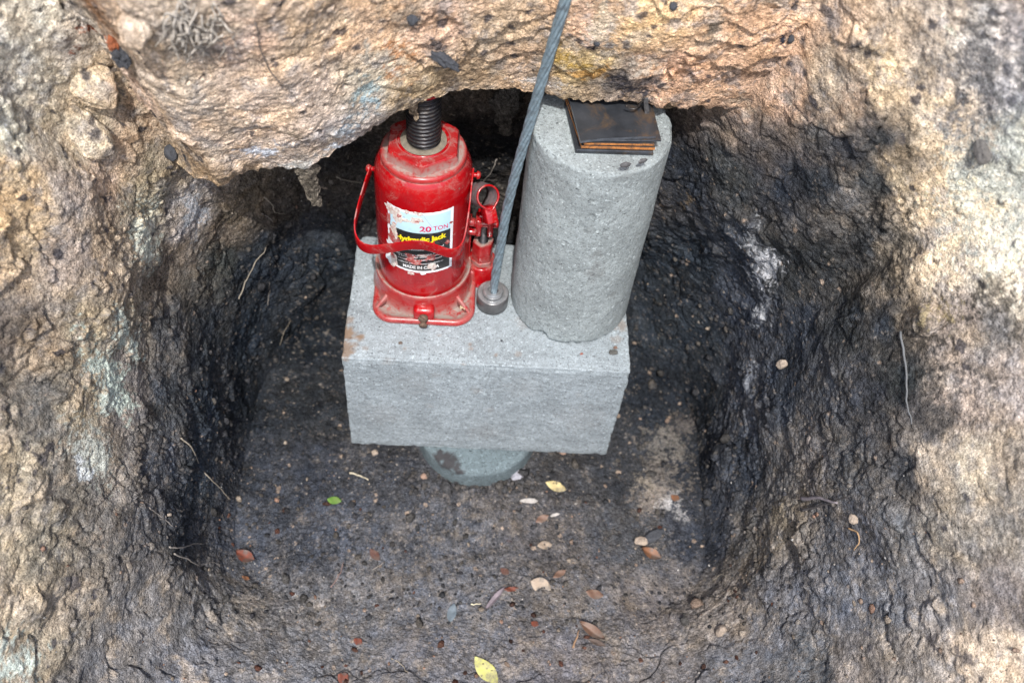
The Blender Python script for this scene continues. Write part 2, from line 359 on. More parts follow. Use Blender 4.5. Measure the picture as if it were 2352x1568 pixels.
# px,py,radius(m),aspect of z, strength, r,g,b : chalk, rust, charcoal and dust patches
PT = """600,340,.013,.7,.9,225,225,228;560,355,.008,.7,.8,210,210,215;770,345,.007,.6,.9,230,230,230;690,380,.012,.4,.8,205,200,190;840,190,.010,1.8,.7,165,185,185;835,240,.008,1.5,.6,175,195,200;800,290,.008,1.2,.6,190,200,205;850,110,.006,2,.5,180,185,175
400,345,.009,1,.95,62,66,74;285,118,.011,.8,.9,85,92,105;280,98,.009,.6,.9,190,95,50;205,50,.013,.4,.9,150,70,30;290,245,.006,1,.8,70,70,75;425,150,.010,1.6,.5,200,195,185
1018,140,.013,.7,.85,85,82,85;945,45,.006,.8,.9,55,55,60;900,130,.009,1.8,.6,205,135,80;960,140,.014,.6,.4,200,165,130;1240,195,.014,.4,.7,215,205,195;1450,200,.016,.8,.85,85,80,82;1380,40,.010,.9,.6,225,180,110;1395,55,.016,.8,.5,215,205,190;1340,170,.010,.7,.6,205,150,80;1305,125,.006,.9,.6,190,150,60;1630,60,.010,1.4,.6,85,80,70;1542,18,.005,1,.9,60,58,62;1815,88,.005,1,.95,60,62,72;1370,100,.004,1,.9,50,50,60;1480,150,.010,.5,.5,210,195,175
330,545,.016,1.5,.85,225,225,205;445,490,.009,2.5,.8,190,190,190;450,600,.006,2.5,.5,150,150,145;300,770,.009,3,.85,200,205,190;255,870,.012,3,.9,205,212,195;235,910,.008,2,.8,200,205,190;215,1050,.012,2.5,.7,205,205,190;195,1080,.006,1.5,.8,225,225,220;30,1540,.018,1,.9,205,210,195;430,530,.008,1,.4,95,92,100
1740,560,.011,1.8,.75,190,188,185;1765,620,.011,2.5,.8,205,202,200;1755,690,.010,2,.7,200,198,196;1735,740,.006,2,.6,170,170,170;1590,460,.0085,1,.9,120,105,88;1545,450,.006,1,.6,105,95,80;1730,860,.007,2,.7,190,190,192;1700,500,.008,1,.4,120,115,110
1535,1020,.024,2,.36,165,155,142;1520,1110,.026,1.5,.36,160,148,135;1500,1150,.020,1.5,.36,165,150,135;1545,1165,.010,1,.6,190,185,180;1480,1110,.012,1,.4,150,138,120;1560,970,.014,1,.4,130,120,112
1700,1300,.016,.8,.6,135,120,102;1740,1250,.018,.8,.65,140,125,106;1790,1205,.018,.8,.65,142,128,108;1840,1165,.016,.8,.6,138,124,106;1900,1110,.018,.8,.5,130,118,102;1670,1360,.014,.8,.5,125,112,98;1690,1450,.018,1,.35,125,110,95;420,1330,.020,.6,.5,122,114,104;360,1290,.018,.6,.45,120,112,102;470,1370,.018,.6,.45,115,108,100;540,1410,.018,.6,.4,112,106,98;1300,1380,.03,1,.25,120,108,95;900,1330,.02,1,.3,118,108,98;650,1180,.02,1,.5,60,62,66;700,1290,.03,1,.5,68,70,75;1000,1180,.02,1,.3,70,70,72;1830,1240,.012,1,.4,70,69,70;1540,1210,.012,1,.8,50,52,58;2075,700,.012,1.5,.3,60,60,60;2100,800,.022,3,.6,48,49,49;2010,640,.02,3,.6,44,43,40;1980,560,.012,3,.6,40,40,40;2280,660,.02,1,.4,62,58,54;2300,700,.02,1,.4,60,58,54;2150,720,.010,1,.8,190,170,130;2330,390,.03,1.5,.7,205,205,190;2250,360,.010,1,.4,120,115,110;2310,180,.03,1.5,.5,140,138,140;2240,130,.02,2,.5,135,130,125;1170,1240,.004,1,.3,90,50,45;2150,930,.02,2,.5,75,72,70;1700,1050,.02,2,.4,48,49,52;2010,1180,.015,2.2,.5,66,64,62;2070,1250,.015,2.2,.4,75,72,70"""
def parse(s):
    return np.array([[float(v) for v in p.split(',')] for line in s.strip().split('\n') for p in line.split(';') if p.strip()])
CPN, PTN = parse(CP), parse(PT)

# ------------------------------------------------------------------ pit
CY = .02
def superr(ph, n=4.2):
    c, s = np.cos(ph), np.sin(ph)
    a = np.where(c > 0, .272, .278); b = np.where(s > 0, .212, .215)
    R = ((np.abs(c)/a)**n+(np.abs(s)/b)**n)**(-1/n)
    cut = np.where(c > 0, .345, .375)/np.maximum(np.abs(c)+s, .2)      # the back corners are cut across
    return np.where(s > 0, -np.log(np.exp(-R/.012)+np.exp(-cut/.012))*.012, R)
def interp_prof(tab, t):
    tab = np.array(tab); return np.interp(t, tab[:, 0], tab[:, 1]), np.interp(t, tab[:, 0], tab[:, 2])
def normals(P):
    du = np.gradient(P, axis=0); dv = np.gradient(P, axis=1)
    n = np.cross(du, dv); return n/(np.linalg.norm(n, axis=-1, keepdims=True)+1e-12)
def pit_base(nphi, nrho):
    ph = np.linspace(0, 2*np.pi, 6001); Ro = superr(ph)
    ox, oy = Ro*np.cos(ph), Ro*np.sin(ph)
    gx = np.sign(ox)*np.abs(ox/.275)**1.5; gy = np.sign(oy)*np.abs(oy/.22)**1.5; gl = np.hypot(gx, gy)
    off = .06+.16*sstep(0, -.2, oy); ox = ox+off*gx/gl; oy = oy+off*gy/gl
    arc = np.concatenate([[0], np.cumsum(np.hypot(np.diff(ox), np.diff(oy)))])
    ph = np.interp(np.linspace(0, arc[-1], nphi, endpoint=False), arc, ph)      # even spacing along the walls
    # param t: 0..1 floor, 1..2 wall up to the rim, 2..3 ground beyond
    t = np.concatenate([np.linspace(0.02, 1, int(nrho*.27)), np.linspace(1, 2, int(nrho*.68))[1:], 2+np.linspace(0, 1, int(nrho*.05)+2)[1:]**2])
    side = [(0, 0, -.212), (1, 0, -.21), (1.03, .006, -.19), (1.2, .018, -.10), (1.4, .033, .02), (1.6, .052, .15), (1.8, .088, .30), (1.93, .14, .43), (2, .22, .50), (3, 3.2, .52)]
    back = [(0, 0, -.212), (1, 0, -.21), (1.03, .002, -.19), (1.2, .0, -.10), (1.4, .002, .02), (1.6, -.012, .14), (1.8, -.035, .25), (2, -.07, .36), (3, 3.2, .8)]
    front = [(0, 0, -.212), (.5, 0, -.211), (1, 0, -.204), (1.2, .06, -.193), (1.4, .13, -.170), (1.6, .22, -.125), (1.8, .32, -.06), (2, .45, .02), (3, 3.2, .3)]
    rs, zs = interp_prof(side, t); rb, zb = interp_prof(back, t); rf, zf = interp_prof(front, t)
    R0 = superr(ph)
    x0, y0 = R0*np.cos(ph), R0*np.sin(ph)
    wf = sstep(.5, .98, -y0/.215)*sstep(.285, .17, np.abs(x0)); wb = sstep(.80, .98, y0/.212)*sstep(.275, .235, np.abs(x0))
    ws = 1-wf-wb
    rr = ws[:, None]*rs+wf[:, None]*rf+wb[:, None]*rb; zz = ws[:, None]*zs+wf[:, None]*zf+wb[:, None]*zb
    rr = rr*(1+ws[:, None]*1.9*sstep(-.03, -.22, y0)[:, None]*(t < 2.01)[None])
    base = R0[:, None]*np.minimum(t, 1)[None]
    # walls run outward mostly square to themselves
    dx = np.sign(x0)*np.abs(x0/.275)**1.5; dy = np.sign(y0)*np.abs(y0/.22)**1.5
    ln = np.hypot(dx, dy); dx /= ln; dy /= ln
    X = base*np.cos(ph)[:, None]+rr*dx[:, None]; Y = base*np.sin(ph)[:, None]+rr*dy[:, None]+CY
    # the back right corner is cut across and closes the gap under the clay
    for (sx_, cx_, cy_, k_) in ((1, .205, .118, 1.0), (-1, .262, .115, .8)):
        sc_ = ((sx_*X-cx_)+(Y-cy_))*.7071; pull = np.maximum(sc_, 0)*sstep(-.12, .22, zz)*k_*(t < 2.01)[None]
        X = X-sx_*pull*.7071; Y = Y-pull*.7071
    P = np.stack([X, Y, zz], -1)
    return P, t
LIPPX = [(430, 470, .19), (500, 438, .197), (545, 402, .205), (600, 386, .21), (650, 385, .214), (710, 386, .218), (775, 350, .228), (830, 312, .24), (880, 276, .258), (940, 241, .274), (1000, 226, .278), (1060, 210, .279), (1150, 208, .278), (1230, 210, .276), (1300, 226, .275), (1400, 238, .274), (1500, 236, .272), (1620, 242, .266), (1700, 244, .262), (1780, 250, .255), (1850, 250, .25)]
LIP = np.array([onz(*p) for p in LIPPX])
def beam_base(nx, nt):
    x = np.linspace(-.62, .62, nx)
    yl = np.interp(x, LIP[:, 0], LIP[:, 1]); zl = np.interp(x, LIP[:, 0], LIP[:, 2])
    # beyond the ends the face turns towards the viewer and buries itself in the side walls
    yl = yl+np.clip(-.245-x, 0, 1)*1.1-np.clip(x-.27, 0, 1)*.5
    zl = zl-np.clip(-.26-x, 0, 1)*.2-np.clip(x-.26, 0, 1)*.2
    k = np.ones(9)/9
    ys = np.convolve(np.pad(yl, 40, 'edge'), np.hanning(41)/np.hanning(41).sum(), 'same')[40:-40]
    prof = [(0, .40, .06), (.12, .16, .045), (.22, .06, .022), (.27, .014, .006), (.29, 0, 0), (.305, -.002, .003), (.35, -.008, .022), (.45, -.016, .08), (.6, -.018, .15), (.8, -.03, .24), (.9, -.02, .32), (.95, .06, .36), (1, .5, .38)]
    t = np.concatenate([np.linspace(0, .24, int(nt*.14)), np.linspace(.24, .36, int(nt*.16))[1:], np.linspace(.36, .85, int(nt*.62))[1:], np.linspace(.85, 1, int(nt*.08))[1:]])
    dy, dz = interp_prof(prof, t)
    f = sstep(.3, .5, t)      # away from the lip the face follows the smoothed plan
    Y = yl[:, None]*(1-f)+ys[:, None]*f+dy; Z = zl[:, None]+dz[None]*np.ones((nx, 1))
    # left part of the face leans out towards the viewer
    lean = sstep(-.02, -.3, x)[:, None]*sstep(.3, .9, t)[None]*.05
    Y = Y-lean
    X = x[:, None]*np.ones_like(Y)
    return np.stack([X, Y, Z], -1), t

def idw(Pq, pts, cols, p=3.5, eps=.004):
    out = np.empty((len(Pq), cols.shape[1])); 
    for s in range(0, len(Pq), 40000):
        q = Pq[s:s+40000]
        d2 = (q**2).sum(1)[:, None]+(pts**2).sum(1)[None]-2*q@pts.T; d2 = np.maximum(d2, 0)+eps**2
        wgt = 1/(d2*d2); out[s:s+40000] = (wgt@cols)/wgt.sum(1, keepdims=True)
    return out

def coarse_bvh():
    Pp, _ = pit_base(160, 110); Pb, _ = beam_base(180, 110)
    v = [tuple(p) for p in Pp.reshape(-1, 3)]; q = [tuple(map(int, a)) for a in gridquads(160, Pp.shape[1], True)]
    nb = len(v); v += [tuple(p) for p in Pb.reshape(-1, 3)]; q += [tuple(int(i)+nb for i in a) for a in gridquads(180, Pb.shape[1])]
    return BVHTree.FromPolygons(v, q)
CB = coarse_bvh()
def hit0(px, py):
    h = CB.ray_cast(Vector(CAM), Vector(ray(px, py)), 5)
    return None if h[0] is None else (np.array(h[0]), np.array(h[1]))
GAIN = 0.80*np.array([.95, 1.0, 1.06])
cpos, ccol = [], []
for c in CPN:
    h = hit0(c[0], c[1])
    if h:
        k_ = float(sstep(125, 65, np.mean(c[2:5]))); cpos.append(h[0]); kf = float(sstep(-.14, -.18, h[0][2])); lc = lin(c[2:5]); lc = lc*.93+.07*lc.mean(); kx = 1.45+.15*float(sstep(.22, .30, abs(h[0][0])))-.35*float(sstep(175, 215, np.mean(c[2:5]))); ccol.append(lc*GAIN*((1-k_)*kx*np.array([1.0, 1.0, 1.03])+k_*(kf*np.array([.92, .99, 1.08])*(.70+.26*float(sstep(1050, 1350, c[1])))+(1-kf)*np.array([.90, .98, 1.07])*1.45))*(1+.2*float(sstep(1330, 1420, c[1]))))  # wall and pale soil colours raised to make up for weak light there
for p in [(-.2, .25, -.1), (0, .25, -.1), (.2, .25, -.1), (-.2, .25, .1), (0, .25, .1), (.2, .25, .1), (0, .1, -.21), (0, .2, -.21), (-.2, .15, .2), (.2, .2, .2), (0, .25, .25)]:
    cpos.append(np.array(p)); ccol.append(lin((38, 39, 41) if p[2] > 0 else (46, 48, 50))*GAIN)  # back wall in the gap coloured darker to deepen its shadow
cpos, ccol = np.array(cpos), np.array(ccol)
patches = []
for c in PTN:
    h = hit0(c[0], c[1])
    if h: patches.append((h[0], c[2]*(1.25 if c[5] > 180 else 1), c[3], min(1, c[4]*1.1), lin(c[5:8])*GAIN*(1.1 if c[5] > 140 else 1)))

def tint_of(P, kind):
    warp = np.stack([fbm(P, .03, 3), fbm(P+5, .03, 3), fbm(P+9, .03, 3)], -1)
    fine = np.stack([fbm(P+3, .006, 2), fbm(P+6, .006, 2), fbm(P+8, .006, 2)], -1)
    Q = P+warp*.013+fine*.003
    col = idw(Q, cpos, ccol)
    lum = col.mean(1)
    n1 = fbm(P+2, .02, 4, .6); n2 = fbm(P+4, .006, 4, .85); n0 = fbm(P+40, .06, 2); n3 = fbm(P+14, .0032, 2, .9)
    pale = sstep(.05, .20, lum)
    col = col*(1+.16*n0+.24*n1+.28*n2+.26*n3)[:, None].clip(.35, 2.1)
    greyd = sstep(.15, .75, fbm(P+120, .022, 5, .75))*pale*.55; col = col*(1-greyd[:, None])+greyd[:, None]*col.mean(1, keepdims=True)*np.array([.62, .60, .60])
    pk = sstep(.25, .8, fbm(P+140, .03, 5, .75))*pale*.45; col = col*(1-pk[:, None])+pk[:, None]*np.array([.48, .40, .31])
    pw = sstep(.15, .8, fbm(P+160, .012, 5, .9)+1.0*sstep(.045, .12, lum)-.6)*(1-pale)*.40; col = col*(1-pw[:, None])+pw[:, None]*np.array([.25, .215, .18])
    light = sstep(.07, .22, lum)
    c1_, c2_, ci_ = worley(P/.012+77+.5*np.stack([n1, n2, n3], -1)); col = col*(.80+.40*_rnd[ci_, 1])[:, None]
    # warm / grey drift
    hue = fbm(P+50, .018, 3)
    col = col*np.stack([1+.06*hue, 1+0*hue, 1-.09*hue], -1)
    # charcoal specks in the pale clay
    f1, f2, idd = worley(P/.011+.4*warp); sel = _rnd[idd, 0] < .10
    sp = sel & (f1 < .20+.25*_rnd[idd, 1]); k = (sp*light*.85)[:, None]
    col = col*(1-k)+k*np.array([.045, .045, .055])
    f1, f2, idd = worley(P/.03+.6*warp+7); sel = _rnd[idd, 0] < .07
    k = ((sel & (f1+.12*n2 < .16+.2*_rnd[idd, 1]))*light*.8)[:, None]
    col = col*(1-k)+k*np.array([.075, .07, .075])
    # pale crumbs pressed into the dark soil
    dens = sstep(-.35, .5, fbm(P+70, .05, 3)); dust = (.008+.045*dens)*(1+1.3*sstep(.035, .09, lum))
    f1, f2, idd = worley(P/.0075+9+.3*warp); sp = (_rnd[idd, 0] < dust*.9) & (f1 < .14+.24*_rnd[idd, 2])
    k = (sp*(1-light)*.8)[:, None]; tan = np.stack([.34+.12*_rnd[idd, 1], .26+.10*_rnd[idd, 1], .20+.08*_rnd[idd, 1]], -1)*.8
    col = col*(1-k)+k*tan
    f1, f2, idd = worley(P/.0035+19); sp = (_rnd[idd, 0] < dust*2.2) & (f1 < .18+.22*_rnd[idd, 1])
    k = (sp*(1-light)*.55)[:, None]
    col = col*(1-k)+k*np.array([.30, .26, .22])
    for (c, r, asp, st, pc) in patches:
        d = (Q-c)/np.array([1, 1, asp]); dd = np.linalg.norm(d, axis=1)/r
        m = dd < 1.8
        if not m.any(): continue
        k = st*sstep(1.25, .55, dd[m]+.6*n1[m]+.75*n2[m]+.3*n3[m])
        col[m] = col[m]*(1-k[:, None])+pc*(1+.25*n2[m])[:, None]*k[:, None]
    return np.clip(col, .008, .85)

def displace_pit():
    P, t = pit_base(1400, 800)
    nphi, nrho = P.shape[:2]
    # blend away sharp meetings of wall kinds
    Nn = normals(np.concatenate([P, P[:1]], 0))[:-1]
    p = P.reshape(-1, 3); n = Nn.reshape(-1, 3)
    if n[(np.abs(p[:, 0]) < .05) & (np.abs(p[:, 1]) < .05)].mean(0)[2] < 0: n = -n
    T = np.tile(t, nphi); wall = sstep(.97, 1.15, T); near = sstep(2.9, 2.0, T)
    floor = 1-wall; up = np.clip((p[:, 2]+.2)/.5, 0, 1)
    wv = np.stack([fbm(p, .05, 2), fbm(p+3, .05, 2), fbm(p+6, .05, 2)], -1)
    d = (.014*wall+.008*floor)*perlin(p/.15)+(.006*wall+.0045*floor)*fbm(p+2, .07, 2)
    d += .0009*fbm(p+11, .02, 3, .6)
    # a few cracked plates
    f1, f2, idd = worley((p+wv*.02)/np.array([.06, .06, .07])); crev = sstep(.0, .05, f2-f1)
    msk = sstep(.0, .4, fbm(p+20, .09, 2))
    d += wall*msk*(.0035*(crev-1)+.006*(_rnd[idd, 0]-.5)*crev)
    f1, f2, idd = worley((p+wv*.012)/.021+61); crev = sstep(.0, .10, f2-f1); mf = wall*sstep(-.25, .25, fbm(p+44, .07, 2))
    d += mf*(.0022*(crev-1)+.0055*(_rnd[idd, 0]-.5)*crev)
    # clods and crumbs standing in the surface
    dm = sstep(-.5, .3, fbm(p+30, .06, 2)); up2 = .35+.65*up
    d += domes(p, .034, .32, 3)*wall*.6*up2*dm+domes(p, .018, .40, 5)*(.72*wall*up2+.45*floor)*dm
    d += domes(p, .010, .40, 7)*(.7*wall+.65*floor)*(.3+.7*dm)+domes(p, .0062, .45, 9)*.6*(.3+.7*dm)
    rg = ridged(p+wv*.03, .085, 3); d -= wall*.006*sstep(.91, .975, rg)
    d *= 1-.6*sstep(.30, .36, p[:, 0])*sstep(.08, .16, p[:, 2])
    # spade scrapes running down the right wall
    st = perlin((p+wv*.01)*np.array([110, 110, 7])); stm = sstep(-.1, .4, fbm(p+60, .12, 2))*wall*sstep(.14, .22, p[:, 0])*sstep(-.2, -.08, p[:, 1])
    d = d*(1-.6*stm)+stm*.0012*st
    f1, f2, idd = worley(p/.0044+31); d += (.0012*wall+.0009*floor)*(.62-f1)*(.5+_rnd[idd, 2])
    d += .0005*fbm(p+15, .0045, 2, .7)
    Pn = p+n*(d*near)[:, None]
    # extra warp of the wall plan
    Pn[:, 0] += wall*near*.010*perlin(p/.22+31); Pn[:, 1] += wall*near*.010*perlin(p/.22+41)
    Q = gridquads(nphi, nrho, True)
    return Pn, Q
pv, pq = displace_pit()
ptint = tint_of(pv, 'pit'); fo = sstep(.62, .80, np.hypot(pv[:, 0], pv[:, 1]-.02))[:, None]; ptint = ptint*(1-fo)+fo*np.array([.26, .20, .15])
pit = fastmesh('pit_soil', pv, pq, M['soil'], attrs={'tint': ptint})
pit.name = 'ground'; things(pit, 'dug pit of dark clay with pale sandy upper walls and crumbly floor', 'ground', kind='structure')

def displace_beam():
    P, t = beam_base(760, 560); nx, ntt = P.shape[:2]
    Nn = normals(P); p = P.reshape(-1, 3); n = Nn.reshape(-1, 3)
    if n[(P[..., 2].ravel() > .3) & (P[..., 2].ravel() < .4)].mean(0)[1] > 0: n = -n
    T = np.tile(t, nx); face = sstep(.25, .33, T)*sstep(.99, .9, T)
    wv = np.stack([fbm(p, .05, 3), fbm(p+3, .05, 3), fbm(p+6, .05, 3)], -1)
    left = sstep(-.06, -.14, p[:, 0])
    d = .012*perlin(p/.13+3)+.004*fbm(p+2, .05, 2)+.0008*fbm(p+11, .015, 3, .6)
    lipf = sstep(.05, .0, np.abs(T-.29)); d *= (1-.55*lipf)
    # clay beds that break off in small overhanging ledges
    ss = (p[:, 2]+.35*wv[:, 2]*.05+.02*p[:, 0])/.026+.9*fbm(p*np.array([1, 1, .6])+7, .07, 3)
    fr = ss-np.floor(ss); led = (1-fr)*sstep(0, .05, fr)
    rowr = _rnd[_hash(np.floor(ss).astype(np.int64), np.floor(p[:, 0]/.05+wv[:, 0]*1.5).astype(np.int64), np.zeros(len(p), np.int64)), 0]
    d += face*(1-.85*left)*.0065*led*np.maximum(0, rowr*2.2-1.2)
    dm = sstep(-.4, .3, fbm(p+30, .06, 2))
    d += face*left*(domes(p, .034, .30, 3)*.45+domes(p, .018, .40, 5)*.55)*dm+face*(1-left)*domes(p*np.array([.6, 1, 1.3]), .018, .22, 6)*.35*dm
    d += face*domes(p, .010, .34, 7)*.5*(.25+.75*dm)*(.5+.5*left)+face*domes(p, .0062, .45, 9)*.55*(.3+.7*dm)
    rg = ridged((p+wv*.04)*np.array([.6, 1, 1.3]), .08, 3); d -= face*.007*sstep(.90, .97, rg)
    st = perlin((p+wv*.008)*np.array([120, 120, 12])); d += face*.0008*st*sstep(0, .5, fbm(p+60, .1, 2))
    f1, f2, idd = worley(p/.0044+31); d += face*.0013*(.62-f1)*(.5+_rnd[idd, 2])
    d += .0005*fbm(p+15, .0045, 2, .7)
    Pn = p+n*d[:, None]
    # ragged lower edge
    Pn[:, 2] += lipf*(.003*fbm(p*np.array([1, .1, .1])+90, .012, 3)+.002*fbm(p+95, .004, 2))
    return Pn, gridquads(nx, ntt)
bv, bq = displace_beam()
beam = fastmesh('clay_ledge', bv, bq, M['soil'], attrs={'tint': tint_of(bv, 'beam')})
things(beam, 'overhanging tan clay and sand face above the black gap, spanning the pit', 'clay bank', kind='structure')

bpy.context.view_layer.update()
dg = bpy.context.evaluated_depsgraph_get()
BP, BB = BVHTree.FromObject(pit, dg), BVHTree.FromObject(beam, dg)
def hit(px, py, which='both'):
    best = None
    for bv_ in ([BP, BB] if which == 'both' else [BP] if which == 'pit' else [BB]):
        h = bv_.ray_cast(Vector(CAM), Vector(ray(px, py)), 5)
        if h[0] is not None and (best is None or h[3] < best[3]): best = h
    return best[0], (best[1] if best[1].dot(Vector(Fv)) < 0 else -best[1])

# ------------------------------------------------------------------ block and cylinders
def weld(V, Q):
    K = np.round(np.asarray(V)*2e5).astype(np.int64)
    _, first, inv = np.unique(K, axis=0, return_index=True, return_inverse=True)
    inv = inv.ravel(); return np.asarray(V)[first], inv[np.asarray(Q)]
def rough_box(lo, hi, step, rad):
    lo, hi = np.array(lo, float), np.array(hi, float); V = []; Q = []; nb = 0
    for ax in range(3):
        u, v = (ax+1) % 3, (ax+2) % 3
        nu = int((hi[u]-lo[u])/step)+1; nv = int((hi[v]-lo[v])/step)+1
        A, B = np.meshgrid(np.linspace(lo[u], hi[u], nu), np.linspace(lo[v], hi[v], nv), indexing='ij')
        for s in (0, 1):
            P = np.zeros((nu*nv, 3)); P[:, u] = A.ravel(); P[:, v] = B.ravel(); P[:, ax] = (lo, hi)[s][ax]
            q = gridquads(nu, nv)+nb
            V.append(P); Q.append(q if s else q[:, ::-1]); nb += len(P)
    V, Q = weld(np.concatenate(V), np.concatenate(Q))
    inner = np.clip(V, lo+rad, hi-rad); d = V-inner; ln = np.linalg.norm(d, axis=1, keepdims=True)
    n = d/np.maximum(ln, 1e-9); return inner+n*rad, n, Q
BD, BH = .1682, .1770
V, n, Q = rough_box((-.1508, -.0006, -BH), (.1508, BD, 0), .0017, .0020)
e = (np.minimum(np.abs(V[:, 0]+.15), np.abs(V[:, 0]-.15)) < .006).astype(float)+(np.minimum(np.abs(V[:, 1]), np.abs(V[:, 1]-BD)) < .006)+(np.minimum(np.abs(V[:, 2]), np.abs(V[:, 2]+BH)) < .006)
edge = (e >= 2)
chip = np.maximum(0, fbm(V+3, .012, 3)-.05)
V2 = V+n*(.0006*fbm(V, .02, 3)+.00045*fbm(V+4, .005, 2)-edge*(.0012*chip*1.3+.0005))[:, None]
# broken lower right corner and crumbled back left corner
def bite(V2, c, nrm, dist):
    nrm = np.array(nrm)/np.linalg.norm(nrm); s = (V2-np.array(c))@nrm+.0022*fbm(V2+8, .01, 3); m = np.maximum(s, 0); return V2-nrm*m[:, None]
V2 = bite(V2, (.146, 0, -.1755), (1, -.3, -1.1), 0); V2 = bite(V2, (-.146, .162, 0), (-1, 1, .7), 0); V2 = bite(V2, (.147, .0, .0), (1, -1, 1.2), 0)
stain = np.zeros(len(V2))
for px, py, r, s in [(797, 765, .010, .9), (790, 800, .012, .8), (800, 735, .006, .6), (826, 776, .005, .9), (815, 790, .004, .5), (1010, 770, .003, .3), (1080, 790, .0025, .5), (1083, 800, .002, .5), (1060, 840, .004, .4), (1090, 858, .003, .4), (1425, 745, .009, .45), (1415, 780, .006, .3), (930, 800, .003, .3), (840, 800, .004, .4), (1140, 815, .003, .6), (1190, 812, .004, .35), (1290, 752, .004, .35), (1200, 740, .010, .15)]:
    c = onz(px, py, 0); d = np.linalg.norm(V2-c, axis=1)/r; stain = np.maximum(stain, s*sstep(1.2, .6, d+.5*fbm(V2+2, .006, 3)))
for px, py, r, s in [(1095, 895, .007, .35), (1125, 940, .006, .3), (1000, 860, .006, .3), (890, 830, .006, .3), (1330, 905, .005, .2), (985, 930, .005, .3), (950, 880, .02, .12), (1200, 890, .02, .12), (880, 950, .025, .15), (1330, 960, .03, .15), (1110, 990, .02, .15)]:
    c = ony(px, py, 0); d = np.linalg.norm(V2-c, axis=1)/r; stain = np.maximum(stain, .5*s*sstep(1.3, .4, d+.6*fbm(V2+2, .008, 3)))
blk = fastmesh('concrete_block', V2, Q, M['block'], attrs={'stain': stain})
things(blk, 'rectangular grey concrete block carrying the jack, the cable anchor and the round column', 'concrete block')

def rough_cyl(name, c, r, z0, z1, m, stainpts, step=.0016, chips=(), rd=0):
    nt_ = int(2*math.pi*r/step); nz = int((z1-z0)/step); th = np.linspace(0, 2*np.pi, nt_, endpoint=False)
    prof = [(r*k/30, z1) for k in range(0, 29)]+[(r-.0022, z1), (r-.0008, z1-.0006), (r, z1-.002)]+[(r, z1-.002-(z1-z0-.004)*k/nz) for k in range(1, nz)]+[(r-.001, z0), (r*.5, z0), (0, z0)]
    if rd:
        prof = [(max(0, r-rd-.002*k), z1) for k in range(int((r-rd)/.002)+1, 0, -1)]+[(r-rd+rd*math.sin(a*math.pi/2/14), z1-rd+rd*math.cos(a*math.pi/2/14)) for a in range(15)]+[(r, z1-rd-(z1-z0-rd)*k/20) for k in range(1, 21)]+[(0, z0)]
    prof = np.array(prof); R, Z = prof[:, 0], prof[:, 1]
    X = c[0]+R[None]*np.cos(th)[:, None]; Y = c[1]+R[None]*np.sin(th)[:, None]; Zs = Z[None]*np.ones_like(X)
    V = np.stack([X, Y, Zs], -1).reshape(-1, 3); rad = np.stack([np.cos(th)[:, None]*np.ones_like(X), np.sin(th)[:, None]*np.ones_like(X), 0*X], -1).reshape(-1, 3)
    side = (np.tile(R, nt_) > r*(.97 if not rd else .6))
    f1, f2, idd = worley(V/.009+2); pock = np.where(_rnd[idd, 0] < .10, sstep(.38, .12, f1), 0)
    hz = ridged((V+.003)*np.array([1, 1, 3.0]), .02, 3)
    d = .0006*fbm(V, .03, 3)+.00022*fbm(V+5, .006, 3)-.0010*pock-.0010*sstep(.86, .96, hz)
    edgem = np.maximum(sstep(z0+.006, z0, V[:, 2]), sstep(z1-.005, z1, V[:, 2]))
    d -= edgem*.0035*np.maximum(0, fbm(V+9, .012, 3))
    V = V+rad*(d*side)[:, None]
    for (p, rr, dep) in chips:
        k = sstep(rr, rr*.4, np.linalg.norm(V-np.array(p), axis=1)+.003*fbm(V+1, .006, 2)); V = V-rad*(k*dep)[:, None]
    st = np.zeros(len(V))
    for (p, rr, s, asp) in stainpts:
        dd = np.linalg.norm((V-np.array(p))/np.array([1, 1, asp]), axis=1)/rr; st = np.maximum(st, s*sstep(1.2, .5, dd+.6*fbm(V+2, .007, 3)))
    return fastmesh(name, V, gridquads(nt_, len(prof), True)[:, ::-1], m, attrs={'stain': st})
CC, CR, CH = (.087, .0958), .0641, .2495
def oncyl(px, py, c, r):
    d = ray(px, py); o = CAM[:2]-np.array(c); A = d[0]**2+d[1]**2; B = 2*(o@d[:2]); Cc = o@o-r*r
    D = B*B-4*A*Cc
    if D < 0: D = 0
    return CAM+d*((-B-math.sqrt(D))/(2*A))
cs = [(oncyl(1370, 625, CC, CR), .010, .35, 1.6), (oncyl(1375, 585, CC, CR), .007, .3, 1), (oncyl(1350, 530, CC, CR), .006, .2, 1), (oncyl(1245, 305, CC, CR), .005, .35, 1), (oncyl(1230, 350, CC, CR), .01, .15, 1), (oncyl(1440, 405, CC, CR), .008, .25, .6), (oncyl(1410, 675, CC, CR), .006, .3, .6), (oncyl(1290, 440, CC, CR), .012, .12, 2)]
ccyl = rough_cyl('concrete_cylinder', CC, CR, .0004, CH, M['cyl'], cs, chips=[(oncyl(1240, 772, CC, CR), .011, .004), (oncyl(1437, 383, CC, CR), .006, .003), (oncyl(1478, 372, CC, CR), .005, .003)])
things(ccyl, 'tall light grey concrete column standing on the block beside the cable', 'concrete column')
